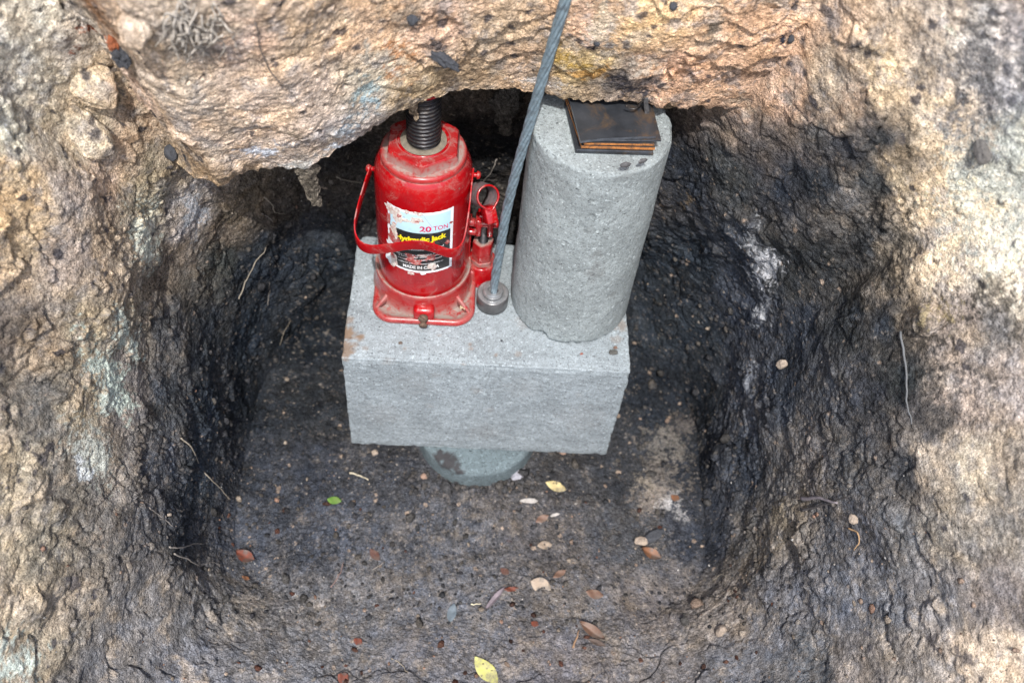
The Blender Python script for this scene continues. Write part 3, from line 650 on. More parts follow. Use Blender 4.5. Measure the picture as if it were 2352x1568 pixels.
for px, py, s, sd_, lab in [(1437, 379, .0042, 3, 'wide dark broken stone set in the column face under the plates'), (1476, 370, .0036, 8, 'small dark broken stone at the column rim near the plate corner')]:
    bm = bmesh.new(); bmesh.ops.create_icosphere(bm, subdivisions=2, radius=1)
    c = oncyl(px, py, CC, CR+.0002)
    V = [tuple(np.array([v.co.x*s*1.3, v.co.y*s*.45, v.co.z*s*.7])*(1+.25*float(perlin(np.array([[v.co.x+sd_, v.co.y, v.co.z]]))[0]))) for v in bm.verts]
    Fq = [tuple(v.index for v in f.verts) for f in bm.faces]; bm.free()
    an = math.atan2(c[1]-CC[1], c[0]-CC[0])+math.pi/2
    o = meshobj('embedded_stone', xf(V, Matrix.Translation(Vector(c-np.array([CC[0], CC[1], 0])*0)) @ Matrix.Rotation(an, 4, 'Z')), Fq, mat_simple('dark_stone', (.06, .06, .062), .6, 0, .4, 300, .0008) if 'dark_stone' not in bpy.data.materials else bpy.data.materials['dark_stone'], ccyl, False)
    o['label'] = lab
PC, PR = (-.003, .0405), .0725
ps = [(np.array(onz(1030, 1060, -BH)), .014, .95, 1), (np.array(onz(1010, 1048, -BH)), .011, .95, 1), (np.array(onz(1050, 1080, -BH)), .008, .95, 1), (oncyl(1022, 1055, PC, PR), .010, .95, 1), (oncyl(1010, 1045, PC, PR), .009, .95, 1), (oncyl(1040, 1075, PC, PR), .007, .95, 1), (oncyl(1050, 1085, PC, PR), .004, .9, 1), (oncyl(965, 1085, PC, PR), .006, .5, 1)]
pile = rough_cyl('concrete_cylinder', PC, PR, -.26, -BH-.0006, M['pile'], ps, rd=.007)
things(pile, 'blue grey round concrete pile half buried beneath the block, with a black smear', 'concrete pile')

# ------------------------------------------------------------------ hydraulic jack
JX, JY = -.073, .107
jack = empty('hydraulic_jack', (JX, JY, 0.0005), 'red bottle jack with torn black and blue label standing on the block under the clay', 'jack')
def rrect(hx, hy, r, n=10):
    out = []
    for cx, cy, a0 in ((hx-r, hy-r, 0), (-hx+r, hy-r, 90), (-hx+r, -hy+r, 180), (hx-r, -hy+r, 270)):
        for k in range(n+1):
            a = math.radians(a0+90*k/n); out.append((cx+r*math.cos(a), cy+r*math.sin(a)))
    return out
def stacked(rings, c, cap0=True, cap1=True):
    n = len(rings[0][0]); V = []; Q = []
    for ring, z in rings: V += [(c[0]+x, c[1]+y, z) for x, y in ring]
    for i in range(len(rings)-1):
        for k in range(n):
            k2 = (k+1) % n; Q.append((i*n+k, i*n+k2, (i+1)*n+k2, (i+1)*n+k))
    if cap0: Q.append(tuple(range(n-1, -1, -1)))
    if cap1: Q.append(tuple((len(rings)-1)*n+k for k in range(n)))
    return V, Q
BX, BY = -.070, .107
hx, hy = .0545, .0615
def ring(ins, r): return rrect(hx-ins, hy-ins, max(r-ins*.6, .004), 10)
rings = [(ring(.003, .022), .0005), (ring(.0008, .022), .0014), (ring(0, .022), .003), (ring(0, .022), .006), (ring(.0012, .022), .0082), (ring(.003, .022), .0088), (ring(.0055, .022), .0078), (ring(.008, .022), .0052), (ring(.02, .02), .0048)]
V, Q = stacked(rings, (BX, BY)); dust = np.array([0]*66*0+sum([[d]*len(rings[0][0]) for d in (.5, .5, .25, .2, .3, .35, .7, 1, 1)], []), float)
base = part('base_plate', (V, Q), M['paint'], jack, True, {'dust': dust}); sharp(base, 60)
# cup holding the cylinder
cup = [(.054, .0046), (.0525, .010), (.0515, .020), (.0512, .030), (.0510, .0335), (.0503, .0348), (.0490, .0346), (.0484, .0330), (.0470, .0322)]
V, Q = lathe(cup, (JX, JY), 96); du = np.tile([1, .55, .15, .1, .35, .9, 1, 1, .9], 96).astype(float)
part('base_cup', (V, Q[:96*8]), M['paint'], jack, True, {'dust': du})
for ax_, ay_, ang in ((-.0395, -.0385, 45), (.0435, -.0385, -45), (-.0395, .0385, -45), (.0435, .0385, 45)):
    # sloping rib from the cup down to the plate corner
    V = []; c = Vector((JX+ax_, JY+ay_, 0)); dr = Vector((ax_, ay_, 0)).normalized(); pr = Vector((-dr.y, dr.x, 0))
    for s in (-1, 1):
        for (u_, z_) in ((-.012, .0045), (.012, .0045), (.012, .0085), (-.006, .020), (-.012, .023)):
            V.append(tuple(c+dr*u_+pr*s*.0017+Vector((0, 0, z_))))
    Q = [(0, 1, 2, 3, 4), (9, 8, 7, 6, 5), (0, 5, 6, 1), (1, 6, 7, 2), (2, 7, 8, 3), (3, 8, 9, 4), (4, 9, 5, 0)]
    bm = bmesh.new(); vs = [bm.verts.new(v) for v in V]
    for f in Q: bm.faces.new([vs[i] for i in f])
    bmesh.ops.bevel(bm, geom=bm.edges[:], offset=.0007, segments=2, affect='EDGES'); bm.verts.index_update()
    vq = ([tuple(v.co) for v in bm.verts], [tuple(v.index for v in f.verts) for f in bm.faces]); bm.free()
    part('gusset', vq, M['paint'], jack, True, {'dust': np.full(len(vq[0]), .45)})
# cylinder
bodyp = [(.0472, .031), (.0475, .06), (.0475, .158), (.0474, .166), (.0468, .1735), (.0455, .180), (.0435, .1852), (.0415, .1885), (.0400, .1900), (.0385, .1905)]
cyl = part('cylinder_body', (lambda vq: (vq[0], vq[1][:128*9]))(lathe(bodyp, (JX, JY), 128)), M['paint'], jack)
cap = [(.0405, .1885), (.0412, .1903), (.0412, .1925), (.0404, .1948), (.0392, .1957), (.0370, .1957), (.020, .1957)]
V, Q = lathe(cap, (JX, JY), 96); part('neck_ring', (V, Q), M['paint'], jack, True, {'dust': np.tile([1, .5, .1, .1, .3, .9, .9], 96).astype(float)})
# hexagonal nut, a corner towards the viewer, sloping flanks cut by the round collar
def hexring(r, rc, rot=-90, n=6, m=12):
    out = []
    for k in range(n*m):
        a = 2*math.pi*k/(n*m); s = (a % (math.pi/3))-math.pi/6
        rr = min(r*math.cos(math.pi/6)/math.cos(s), rc); an = a+math.radians(rot); out.append((rr*math.cos(an), rr*math.sin(an)))
    return out
hr = [(hexring(.0384, .0384), .1950), (hexring(.0380, .0380), .1985), (hexring(.0372, .0372), .2040), (hexring(.0368, .0355), .2062), (hexring(.0360, .0335), .2070), (hexring(.0300, .0262), .2072), (hexring(.029, .0248), .2070)]
V, Q = stacked(hr, (JX, JY)); dd = np.repeat([.9, .75, .5, .1, .05, .15, .5], 72).astype(float)
sharp(part('hex_nut', (V, Q), M['paint'], jack, True, {'dust': dd}), 32)
cr_ = [(.0245, .2068), (.0245, .2078), (.0238, .2084), (.0224, .2080), (.0218, .2072), (.0212, .2070)]
part('collar', lathe(cr_, (JX, JY), 72), M['paint'], jack, True)
part('grimy_washer', lathe([(.0217, .2071), (.020, .2084), (.0175, .2086), (.0150, .2084)], (JX, JY), 64), M['grime'], jack)
# threaded screw
nz, ns = 220, 96; z = np.linspace(.205, .270, nz); th = np.linspace(0, 2*np.pi, ns, endpoint=False)
fr = (z[None]/.0044-th[:, None]/(2*np.pi)) % 1.0
g = sstep(.0, .12, fr)*sstep(.62, .50, fr); R_ = .0160-.0016*(1-g)
V = np.stack([JX+R_*np.cos(th)[:, None], JY+R_*np.sin(th)[:, None], z[None]*np.ones_like(R_)], -1).reshape(-1, 3)
Qs = [tuple(map(int, q)) for q in gridquads(ns, nz, True)]
part('screw', ([tuple(v) for v in V], Qs), M['screw'], jack)
part('saddle', lathe([(0, .2675), (.0165, .2675), (.0185, .2690), (.0185, .2760), (.0175, .2770), (0, .2770)], (JX, JY), 48), M['paint'], jack)
# release valve at the front of the base
fy = JY-.0505
boss = boxpart((-.0690, fy-.0032, .0145), (.0225, .0125, .0185), .0045)
vb = part('valve_boss', boss, M['paint'], jack)
Vv, Qv = lathe([(0, 0), (.0042, 0), (.0046, .002), (.0046, .0055), (.0030, .0062), (.0030, .0095), (.0046, .0105), (.0042, .0125), (0, .0132)], (0, 0), 14)
Mx = Matrix.Translation((-.0690, fy-.0085, .0150)) @ Matrix.Rotation(math.radians(100), 4, 'X')
t1 = (xf(Vv, Mx), Qv); t2 = boxpart((-.0683, fy-.0185, .0115), (.0034, .0040, .0125), .0012, Matrix.Rotation(math.radians(-18), 3, 'Y') @ Matrix.Rotation(math.radians(25), 3, 'X'))
t3 = boxpart((-.0705, fy-.0155, .0175), (.0085, .0030, .0042), .0012, Matrix.Rotation(math.radians(35), 3, 'Y'))
vs_ = part('valve_stem', join([t1, t2, t3]), M['valve'], vb); vs_.matrix_parent_inverse = Matrix.Identity(4)
# the stem is a child of the boss; both carry coordinates from the jack's origin
vs_.data.transform(Matrix.Translation(-Vector(jack.location)))
# carrying strap
PN = np.array([0, .42, -.9075]); P0 = (JX, JY, .168)
sp = [(852, 390), (846, 404), (832, 448), (820, 492), (815, 525), (819, 550), (832, 566), (856, 573), (900, 569), (940, 563), (975, 564), (1005, 573), (1030, 581), (1050, 578), (1063, 562), (1071, 530), (1078, 480), (1083, 430), (1087, 396)]
pts = [onplane(a, b, P0, PN) for a, b in sp]
strap = part('carry_strap', sweep(spline(pts, 6), (0, -.05, 1), .0125, .0017), M['paint'], jack); sharp(strap, 40)
for sx, p in ((-1, pts[0]), (1, pts[-1])):
    V, Q = lathe([(0, 0), (.0042, 0), (.0042, .0015), (.0030, .0034), (0, .0040)], (0, 0), 16)
    x0 = JX+sx*.0470
    Mx = Matrix.Translation((x0, float(JY-.002), .1675)) @ Matrix.Rotation(math.radians(90*sx), 4, 'Y')
    V2_, Q2_ = lathe([(.0024, -.001), (.0024, .006)], (0, 0), 12)
    Mr = Matrix.Translation((x0+sx*.0042, float(JY-.002), .1675)) @ Matrix.Rotation(math.radians(90*sx), 4, 'Y')
    part('rivet', join([(xf(V2_, Mx), Q2_), (xf(V, Mr), Q)]), M['paint'], jack)
# pump side
UX, UY = -.0105, .121
part('pump_boss', join([lathe([(.0200, .0008), (.0195, .012), (.0175, .020), (.0165, .0245), (.0158, .026), (.0140, .0262), (.0125, .0250), (0, .0245)], (UX, UY), 40), boxpart((-.030, .120, .0115), (.030, .030, .0205), .004)]), M['paint'], jack, True)
hexp = [(hexring(.0128, .0124, 15, 6, 6), .024), (hexring(.0128, .0124, 15, 6, 6), .0300), (hexring(.0118, .0114, 15, 6, 6), .0305), (hexring(.0118, .0114, 15, 6, 6), .0560), (hexring(.0112, .0106, 15, 6, 6), .0575), (hexring(.0085, .008, 15, 6, 6), .0580), (hexring(.007, .0068, 15, 6, 6), .0570)]
pc = part('pump_cylinder', stacked(hexp, (UX, UY)), M['paint'], jack, True, {'dust': np.repeat([.6, .7, .3, .0, .6, 1, 1], 36).astype(float)}); sharp(pc, 40)
part('pump_piston', lathe([(.0056, .055), (.0056, .082), (0, .082)], (UX, UY), 24), M['screw'], jack)
# yoke with pin
yk = [boxpart((UX-.0062, UY-.002, .0835), (.0062, .015, .0235), .0016), boxpart((UX+.0062, UY-.002, .0835), (.0062, .015, .0235), .0016), boxpart((UX, UY+.003, .0915), (.0155, .013, .010), .002)]
yoke = part('yoke', join(yk), M['paint'], jack, True)
V, Q = lathe([(0, -.0145), (.0038, -.0145), (.0042, -.0125), (.0042, .0120), (.0036, .0142), (0, .0145)], (0, 0), 18)
part('pivot_pin', (xf(V, Matrix.Translation((UX, UY-.005, .0880)) @ Matrix.Rotation(math.radians(90), 4, 'Y')), Q), M['paint'], jack)
# link bar at the left of the pump
part('link_bar', join([boxpart((UX-.0145, UY-.001, .060), (.0026, .0095, .066), .0009)]), M['paint'], jack)
V, Q = lathe([(0, -.006), (.0042, -.006), (.0046, -.004), (.0046, .004), (.0040, .006), (0, .006)], (0, 0), 16)
part('link_pin', join([(xf(V, Matrix.Translation((UX-.0155, UY-.006, .0905)) @ Matrix.Rotation(math.radians(90), 4, 'Y')), Q), (xf(V, Matrix.Translation((UX-.0130, UY-.010, .0800)) @ Matrix.Rotation(math.radians(90), 4, 'Y') @ Matrix.Scale(.8, 4)), Q)]), M['paint'], jack)
# handle socket: rolled tube open towards the viewer, seam pinched at the bottom
ctr = Vector(ony(1122, 452, .092)); axd = -Vector(ray(1122, 452)-.42*Rv+.16*Uv).normalized(); back = -axd
side = axd.cross(Vector((0, 0, 1))).normalized(); upv = side.cross(axd).normalized()
ns = 48; Vo = []; L_ = [0, .0006, .002, .012, .022, .030]
for layer in (0, 1):
    for t in (L_ if layer == 0 else L_[::-1]):
        for k in range(ns):
            a = 2*math.pi*k/ns; r = (.0119 if layer == 0 else .0100)
            if t == 0: r += (-.0004 if layer == 0 else .0004)
            dn = max(0, -math.sin(a))**14*.0032
            Vo.append(tuple(ctr+back*t+(side*math.cos(a)+upv*math.sin(a))*(r+dn)))
m_ = len(L_)*2; Qo = []
for i in range(m_):
    for k in range(ns):
        k2 = (k+1) % ns; i2 = (i+1) % m_; Qo.append((i*ns+k, i*ns+k2, i2*ns+k2, i2*ns+k))
sk = part('handle_socket', (Vo, Qo), [M['socketgrey'], M['paint']], jack)
for f in sk.data.polygons:
    i = f.index//ns
    f.material_index = 1 if (i in (0, m_-1, m_-2, 1, m_-3)) else 0
sp0 = ctr+back*.006-upv*.0150
stemv, stemq = boxpart((0, 0, 0), (.0120, .0135, .0175), .0018)
Ms = Matrix(((side.x, back.x, upv.x, 0), (side.y, back.y, upv.y, 0), (side.z, back.z, upv.z, 0), (0, 0, 0, 1)))
part('socket_tab', (xf(stemv, Matrix.Translation(sp0-upv*.004+back*.002) @ Ms), stemq), M['paint'], jack)

# label wrapped round the cylinder
RL = .0475
def lab_uv(px, py):
    p = oncyl(px, py, (JX, JY), RL); return math.atan2(p[0]-JX, -(p[1]-JY)), p[2]     # angle from the front, height
def wrap(u, v, dr): return (JX+(RL+dr)*math.sin(u), JY-(RL+dr)*math.cos(u), v)
def z3(x, y): return (1450+x*650/1853)/1.7415, (780+y*550/1568)/1.7415
UL, VT = lab_uv(*z3(282, 112)); UR, _v = lab_uv(*z3(1040, 115)); _, VB = lab_uv(*z3(650, 885))
VT = lab_uv(*z3(650, 205))[1]
def sheet(u0, u1, v0, v1, dr, m, name, parent, ragged=0, thick=.00012):
    nu, nv = 60, 40; V = []
    for lay in (0, 1):
        for i in range(nu):
            for j in range(nv):
                u = u0+(u1-u0)*i/(nu-1); v = v0+(v1-v0)*j/(nv-1)
                if ragged and (i in (0,) or j in (0, nv-1)):
                    rr = float(perlin(np.array([[i*.35, j*.35, 3.3]]))[0]); u += rr*ragged*(i == 0)/RL; v += rr*ragged*.5*(j in (0, nv-1))
                V.append(wrap(u, v, dr-(0 if lay == 0 else thick)))
    q = gridquads(nu, nv); Q = [tuple(map(int, a)) for a in q]+[tuple(int(x)+nu*nv for x in a[::-1]) for a in q]
    return part(name, (V, Q), m, parent)
lab = sheet(UL, UR, VB, VT, .00018, M['label_white'], 'label', jack, .0012); lab['label'] = 'scuffed white bordered sticker, blue above and black below'
bw = .0028/RL
ub, vb_ = UL+bw*1.1, VB+.0030
_, VM = lab_uv(*z3(640, 437))
def labchild(o): o.matrix_parent_inverse = Matrix.Identity(4); o.data.transform(Matrix.Translation(-Vector(jack.location))); return o
class _P: pass
def subpart(name, vq, m, parent, smooth=True):
    V, Q = vq; off = jack.location
    return meshobj(name, [(v[0]-off.x, v[1]-off.y, v[2]-off.z) for v in V], Q, m, parent, smooth)
def sheet2(u0, u1, v0, v1, dr, m, name):
    nu, nv = 40, 12; V = [wrap(u0+(u1-u0)*i/(nu-1), v0+(v1-v0)*j/(nv-1), dr) for i in range(nu) for j in range(nv)]
    return subpart(name, (V, [tuple(map(int, a)) for a in gridquads(nu, nv)]), m, lab)
sheet2(ub, UR-bw*1.1, VM, VT-.0030, .00024, M['label_blue'], 'blue_panel')
sheet2(ub, UR-bw*1.1, vb_, VM, .00024, M['label_black'], 'black_panel')
def text(s, zx0, zx1, zy, h, m, bold=0, name='lettering', spacing=1.0, slope=0, dr=.00030):
    """words from zx0 to zx1 (left and right end) on the baseline through zy, cap height h in metres"""
    cu = bpy.data.curves.new('t', 'FONT'); cu.body = s; cu.size = 1; cu.offset = bold; cu.resolution_u = 4; cu.space_character = spacing
    ob = bpy.data.objects.new('t', cu); scene.collection.objects.link(ob)
    bpy.context.view_layer.update(); e = ob.evaluated_get(bpy.context.evaluated_depsgraph_get()); me = e.to_mesh()
    V = np.array([v.co[:] for v in me.vertices]); Q = [tuple(p.vertices) for p in me.polygons]; e.to_mesh_clear()
    scene.collection.objects.unlink(ob); bpy.data.objects.remove(ob); bpy.data.curves.remove(cu)
    u0, va = lab_uv(*z3(*zx0)); u1, vb2 = lab_uv(*z3(*zx1))
    x = (V[:, 0]-V[:, 0].min())/(V[:, 0].max()-V[:, 0].min()); y = V[:, 1]/.69*h
    vm = (va+vb2)/2
    P = [wrap(u0+(u1-u0)*a, va+(vb2-va)*a+b_, dr) for a, b_ in zip(x, y)]
    return subpart(name, (P, Q), m, lab, False)
text('20', (650, 415), (785, 415), 0, .0070, M['ink_red'], .03)
text('TON', (808, 403), (972, 368), 0, .0058, M['ink_red'], .012)
text('Hydraulic Jack', (384, 482), (956, 470), 0, .0066, M['ink_yellow'], .042, spacing=.96)
text('CAUTION', (500, 560), (820, 556), 0, .0040, M['ink_brightred'], .03)
text('Do not exceed rated load', (400, 590), (925, 575), 0, .0020, M['ink_white'])
text('Use of jack should be limited', (395, 655), (925, 628), 0, .0020, M['ink_white'])
text('a firm, level surface only.', (410, 678), (905, 668), 0, .0020, M['ink_white'])
text('Never work under the load', (412, 708), (900, 705), 0, .0020, M['ink_white'])
text('without proper support devices.', (405, 738), (925, 740), 0, .0020, M['ink_white'])
text('MADE IN CHINA', (464, 808), (874, 815), 0, .0042, M['ink_white'], .030)
# small emblem: a diamond with two letters
def stroke(pts, w_, m, name):
    V = []; Q = []
    for a, b in zip(pts[:-1], pts[1:]):
        ua, va = lab_uv(*z3(*a)); ub2, vb3 = lab_uv(*z3(*b)); du_, dv_ = (ub2-ua)*RL, vb3-va; l = math.hypot(du_, dv_); nx_, ny_ = -dv_/l*w_/2, du_/l*w_/2; k = len(V)
        V += [wrap(ua+nx_/RL, va+ny_, .0003), wrap(ub2+nx_/RL, vb3+ny_, .0003), wrap(ub2-nx_/RL, vb3-ny_, .0003), wrap(ua-nx_/RL, va-ny_, .0003)]; Q.append((k, k+1, k+2, k+3))
    return subpart(name, (V, Q), m, lab, False)
stroke([(385, 262), (425, 312), (482, 258)], .0003, M['ink_purple'], 'emblem')
stroke([(700, 240), (735, 290), (765, 330), (800, 372)], .0003, M['ink_purple'], 'pen_scratch')
text('JG', (462, 250), (482, 250), 0, .0014, M['ink_purple'], .01)
text('GOLD', (350, 262), (384, 282), 0, .0011, M['ink_purple'], .0)
# torn places
def blob(zx, zy, rx, ry, m, name, seed, dr=.0004, n=26):
    u, v = lab_uv(*z3(zx, zy)); pu = 26/1853; V = [wrap(u, v, dr+.0003)]
    sc = .00038*1.0
    for k in range(n):
        a = 2*math.pi*k/n; f = 1+.55*float(perlin(np.array([[2*math.cos(a)+seed, 2*math.sin(a), seed*.37]]))[0]); V.append(wrap(u+rx*sc*f*math.cos(a)*.32/RL, v+ry*sc*f*math.sin(a)*.36, dr-.0001))
    return subpart(name, (V, [(0, 1+k, 1+(k+1) % n) for k in range(n)]), m, lab, True)
for i, (a, b, rx, ry, mm) in enumerate([(395, 225, 45, 75, 'torn'), (400, 230, 28, 52, 'scuff'), (605, 290, 52, 30, 'torn'), (612, 296, 28, 18, 'scuff'), (655, 222, 24, 20, 'torn'), (355, 380, 34, 42, 'torn'), (360, 325, 24, 22, 'torn'), (352, 480, 60, 70, 'scuff'), (372, 440, 30, 40, 'torn'), (320, 540, 40, 30, 'label_white'), (545, 715, 95, 40, 'scuff'), (620, 765, 90, 28, 'scuff'), (770, 712, 120, 32, 'scuff'), (700, 690, 60, 14, 'torn'), (310, 710, 50, 45, 'label_white'), (345, 725, 55, 70, 'torn'), (350, 690, 24, 36, 'scuff'), (795, 815, 36, 42, 'torn'), (480, 285, 42, 18, 'torn'), (330, 160, 60, 40, 'torn'), (505, 195, 24, 20, 'torn'), (970, 535, 26, 20, 'scuff'), (605, 205, 18, 14, 'torn'), (1010, 310, 20, 12, 'scuff'), (690, 893, 26, 14, 'label_white'), (550, 890, 30, 14, 'torn'), (300, 260, 22, 60, 'scuff')]):
    blob(a, b, rx, ry, M[mm], 'torn_patch', 3.1*i+.7, .00034+.00003*(i % 5))

# ------------------------------------------------------------------ cable and its anchor
AX, AY = .0028, .0814
anc = empty('cable_anchor', (AX, AY, .0005), 'short machined steel barrel at the foot of the cable between jack and column', 'cable anchor')
sharp(part('barrel', lathe([(0, .0005), (.0165, .0005), (.0172, .0012), (.0172, .0176), (.0166, .0184), (.0150, .0187), (0, .0187)], (AX, AY), 72), M['steelside'], anc), 50)
sharp(part('collar', lathe([(.0108, .0185), (.0108, .0236), (.0103, .0242), (.0062, .0242), (.0050, .0225), (.0050, .0195)], (AX, AY), 60), M['steel'], anc), 50)
o = part('top_face', lathe([(.0110, .0189), (.0150, .0191), (.0163, .0186)], (AX, AY), 72), M['steel'], anc)
cpx = [(1137, 640), (1147, 580), (1165, 478), (1188, 384), (1215, 288), (1240, 200), (1270, 98), (1299, 0)]
cpt = [np.array([AX+.001, AY-.003, .0205])]+[ony(a, b, .078-.004*i/8) for i, (a, b) in enumerate(cpx)]
last = cpt[-1]; dv = (cpt[-1]-cpt[-2])/np.linalg.norm(cpt[-1]-cpt[-2]); cpt += [last+dv*.08, last+dv*.30]
cl = spline(cpt, 26); parts_ = []
s_ = np.concatenate([[0], np.cumsum([np.linalg.norm(cl[i+1]-cl[i]) for i in range(len(cl)-1)])])
parts_.append(tube(cl, .0020, 8))
for k in range(6):
    pp = []
    for i, p in enumerate(cl):
        t = (cl[min(i+1, len(cl)-1)]-cl[max(i-1, 0)]); t = t/np.linalg.norm(t); a = np.cross(t, [0, 1, 0]); a /= np.linalg.norm(a); b = np.cross(t, a)
        an = 2*math.pi*(k/6+s_[i]/.105); rr = .0029*(.55+.45*min(1, s_[i]/.03)); pp.append(p+(a*math.cos(an)+b*math.sin(an))*rr)
    parts_.append(tube(pp, .00195, 8))
cab = meshobj('steel_cable', *join(parts_), M['cable']); things(cab, 'taut grey twisted wire cable rising from the steel anchor in front of the column', 'cable')

# ------------------------------------------------------------------ steel plates packed on the column
def plate(fl, fr_, bl, br, z0, th, m, me_, lab_, curl=0, bl_in=False):
    """front left, front right (picture points on the plate's top), depth to the back; a real sheet of thickness th"""
    A, B, C_, D_ = [np.array(onz(px, py, z0+th)) for px, py in (fl, fr_, br, bl)]
    n1, n2 = 28, 24; V = []
    for lay in (0, 1):
        for i in range(n1):
            for j in range(n2):
                u, v = i/(n1-1), j/(n2-1); p = (A*(1-u)+B*u)*(1-v)+(D_*(1-u)+C_*u)*v
                z = z0+(th if lay == 0 else 0)
                z -= curl*max(0, 1-u/.35)**2*max(0, 1-v/.6)**1.5
                z += curl*.25*math.sin(u*math.pi)*max(0, 1-v)
                V.append((p[0], p[1], z))
    q = gridquads(n1, n2); nn = n1*n2; Q = [tuple(map(int, a)) for a in q]+[tuple(int(x)+nn for x in a[::-1]) for a in q]
    ring_ = [i*n2 for i in range(n1)]+[(n1-1)*n2+j for j in range(1, n2)]+[i*n2+n2-1 for i in range(n1-2, -1, -1)]+[j for j in range(n2-2, 0, -1)]
    k0 = len(Q)
    for a, b in zip(ring_, ring_[1:]+ring_[:1]): Q.append((a, a+nn, b+nn, b))
    o = meshobj('steel_plate', V, Q, [m, me_], None, False)
    for f in o.data.polygons:
        if f.index >= k0: f.material_index = 1
    return things(o, lab_, 'steel plate', 'steel packing plates stacked on the column')
Z = CH+.0004
plate((1322, 347), (1501, 353), (1296, 236), (1478, 246), Z, .0024, M['plate'], M['plate'], 'lowest black plate of the stack, flat on the column top')
plate((1325, 343), (1499, 348), (1297, 232), (1480, 240), Z+.0026, .0016, M['plate'], M['plateedge'], 'thin dark plate second from the bottom of the stack, below the rusty ones')
plate((1336, 335), (1505, 339), (1299, 226), (1482, 234), Z+.0052, .0028, M['plate'], M['rust'], 'lower and longer of the two orange rusty plates in the stack')
plate((1342, 328), (1503, 331), (1300, 220), (1480, 228), Z+.0092, .0022, M['plate'], M['rust'], 'upper and shorter of the two orange rusty plates in the stack')
plate((1345, 322), (1519, 322), (1302, 214), (1492, 216), Z+.0128, .0018, M['plate'], M['plateedge'], 'black plate sticking out furthest right in the stack, just under the topmost', .0008)
plate((1334, 321), (1507, 313), (1302, 208), (1488, 214), Z+.0152, .0026, M['plate'], M['plateedge'], 'topmost plate of the stack, shiny black with brown stains and a curled front corner', .0016)

# ------------------------------------------------------------------ things lying and hanging in the pit
def rotfromnormal(n, ang):
    n = Vector(n).normalized(); a = n.cross(Vector((0, 1, 0)))
    if a.length < .1: a = Vector((1, 0, 0))
    a.normalize(); b = n.cross(a); c, s = math.cos(ang), math.sin(ang)
    x = a*c+b*s; y = n.cross(x); return Matrix(((x.x, y.x, n.x, 0), (x.y, y.y, n.y, 0), (x.z, y.z, n.z, 0), (0, 0, 0, 1)))
def leafmat(name, col, col2, spots=0):
    m, t, b = mat(name); co = coords(t); n = noise(t, 180, 4, .6, co); c = mix(t, ramp(t, n.outputs[0], [(.42, 0.0), (.6, 1.0)]).outputs[0], col, col2)
    if spots: c = mix(t, ramp(t, noise(t, 330, 2, .5, co).outputs[0], [(.66, 0.0), (.69, 1.0)]).outputs[0], c, (.06, .03, .02))
    c = mix(t, ramp(t, noise(t, 90, 5, .7, co).outputs[0], [(.45, 0.0), (.65, .7)]).outputs[0], c, (.075, .07, .065))
    L(t, c, b.inputs['Base Color']); b.inputs['Roughness'].default_value = .6; bump(t, b, n.outputs[0], .3, .0005); return m
def leaf(px, py, px2, py2, width, m, label, cat='leaf', curl=.12, name='leaf', power=1.0, lift=.0026, fold=.0):
    """a leaf whose base and tip are the two picture points, laid on what is there"""
    pa, na = hit(px, py); pb, nb = hit(px2, py2); n = (na+nb+Vector((0, 0, 1.5))).normalized()
    mid = (pa+pb)/2; x = (pb-pa); x = (x-n*x.dot(n)); ln = (pb-pa).length; x.normalize(); y = n.cross(x)
    nu, nv = 26, 9; V = []
    for lay in (0, 1):
        for i in range(nu):
            t = i/(nu-1); wd = width*math.sin(math.pi*t**power)**.85*(1 if 0 < i < nu-1 else .15)
            for j in range(nv):
                s = j/(nv-1)*2-1
                zz = lift+curl*ln*(2*t-1)**2*.5+abs(s)*fold*width+.0004*math.sin(t*9+s*2)-(0 if lay == 0 else .00025)
                V.append(tuple(mid+x*((t-.5)*ln)+y*(s*wd/2)+n*zz))
    q = gridquads(nu, nv); nn = nu*nv; Q = [tuple(map(int, a)) for a in q]+[tuple(int(k)+nn for k in a[::-1]) for a in q]
    V = [tuple(Vector(v)-mid) for v in V]
    o = meshobj(name, V, Q, m); o.location = mid; return things(o, label, cat)
YL = leafmat('yellow_leaf', (.42, .35, .17), (.36, .29, .13)); YG = leafmat('yellow_green_leaf', (.46, .46, .14), (.50, .47, .22), 1)
GR = leafmat('green_leaf', (.08, .17, .025), (.12, .19, .03), 1); RD = leafmat('red_leaf', (.13, .032, .016), (.08, .025, .014), 1)
OR = leafmat('orange_leaf', (.15, .065, .03), (.09, .042, .02)); BR = leafmat('brown_leaf', (.11, .06, .04), (.15, .09, .06)); TN = leafmat('tan_leaf', (.28, .22, .165), (.22, .175, .13))
DB = leafmat('dark_brown_leaf', (.07, .03, .022), (.10, .045, .03))
leaf(1252, 1110, 1300, 1126, .013, YL, 'small pale yellow leaf on the soil right of the buried pile', curl=.05)
leaf(1090, 1511, 1142, 1574, .019, YG, 'yellow green leaf with brown spots at the bottom edge of the photo', curl=.08)
leaf(753, 1150, 787, 1156, .0098, GR, 'round green leaf on the dark floor left of the block', curl=.02, power=.9, lift=.005)
leaf(540, 1270, 583, 1290, .0145, RD, 'red brown curled leaf lying by the left wall foot', curl=.22, fold=.15)
leaf(1470, 1262, 1516, 1284, .013, OR, 'orange leaf on the soil at the right below the grey stones', curl=.2, fold=.2)
leaf(1330, 1432, 1388, 1470, .012, BR, 'narrow brown folded leaf lying low right of centre', curl=.1, fold=.3)
leaf(1218, 1336, 1266, 1352, .017, TN, 'big pale tan oval leaf flake near the middle of the floor', curl=.04, power=.95)
leaf(1345, 1360, 1385, 1372, .011, BR, 'dull brown curled leaf lying right of the pale tan flake', curl=.25)
leaf(1232, 1258, 1268, 1250, .011, TN, 'small greyish tan leaf flake above the pale oval one', curl=.1)
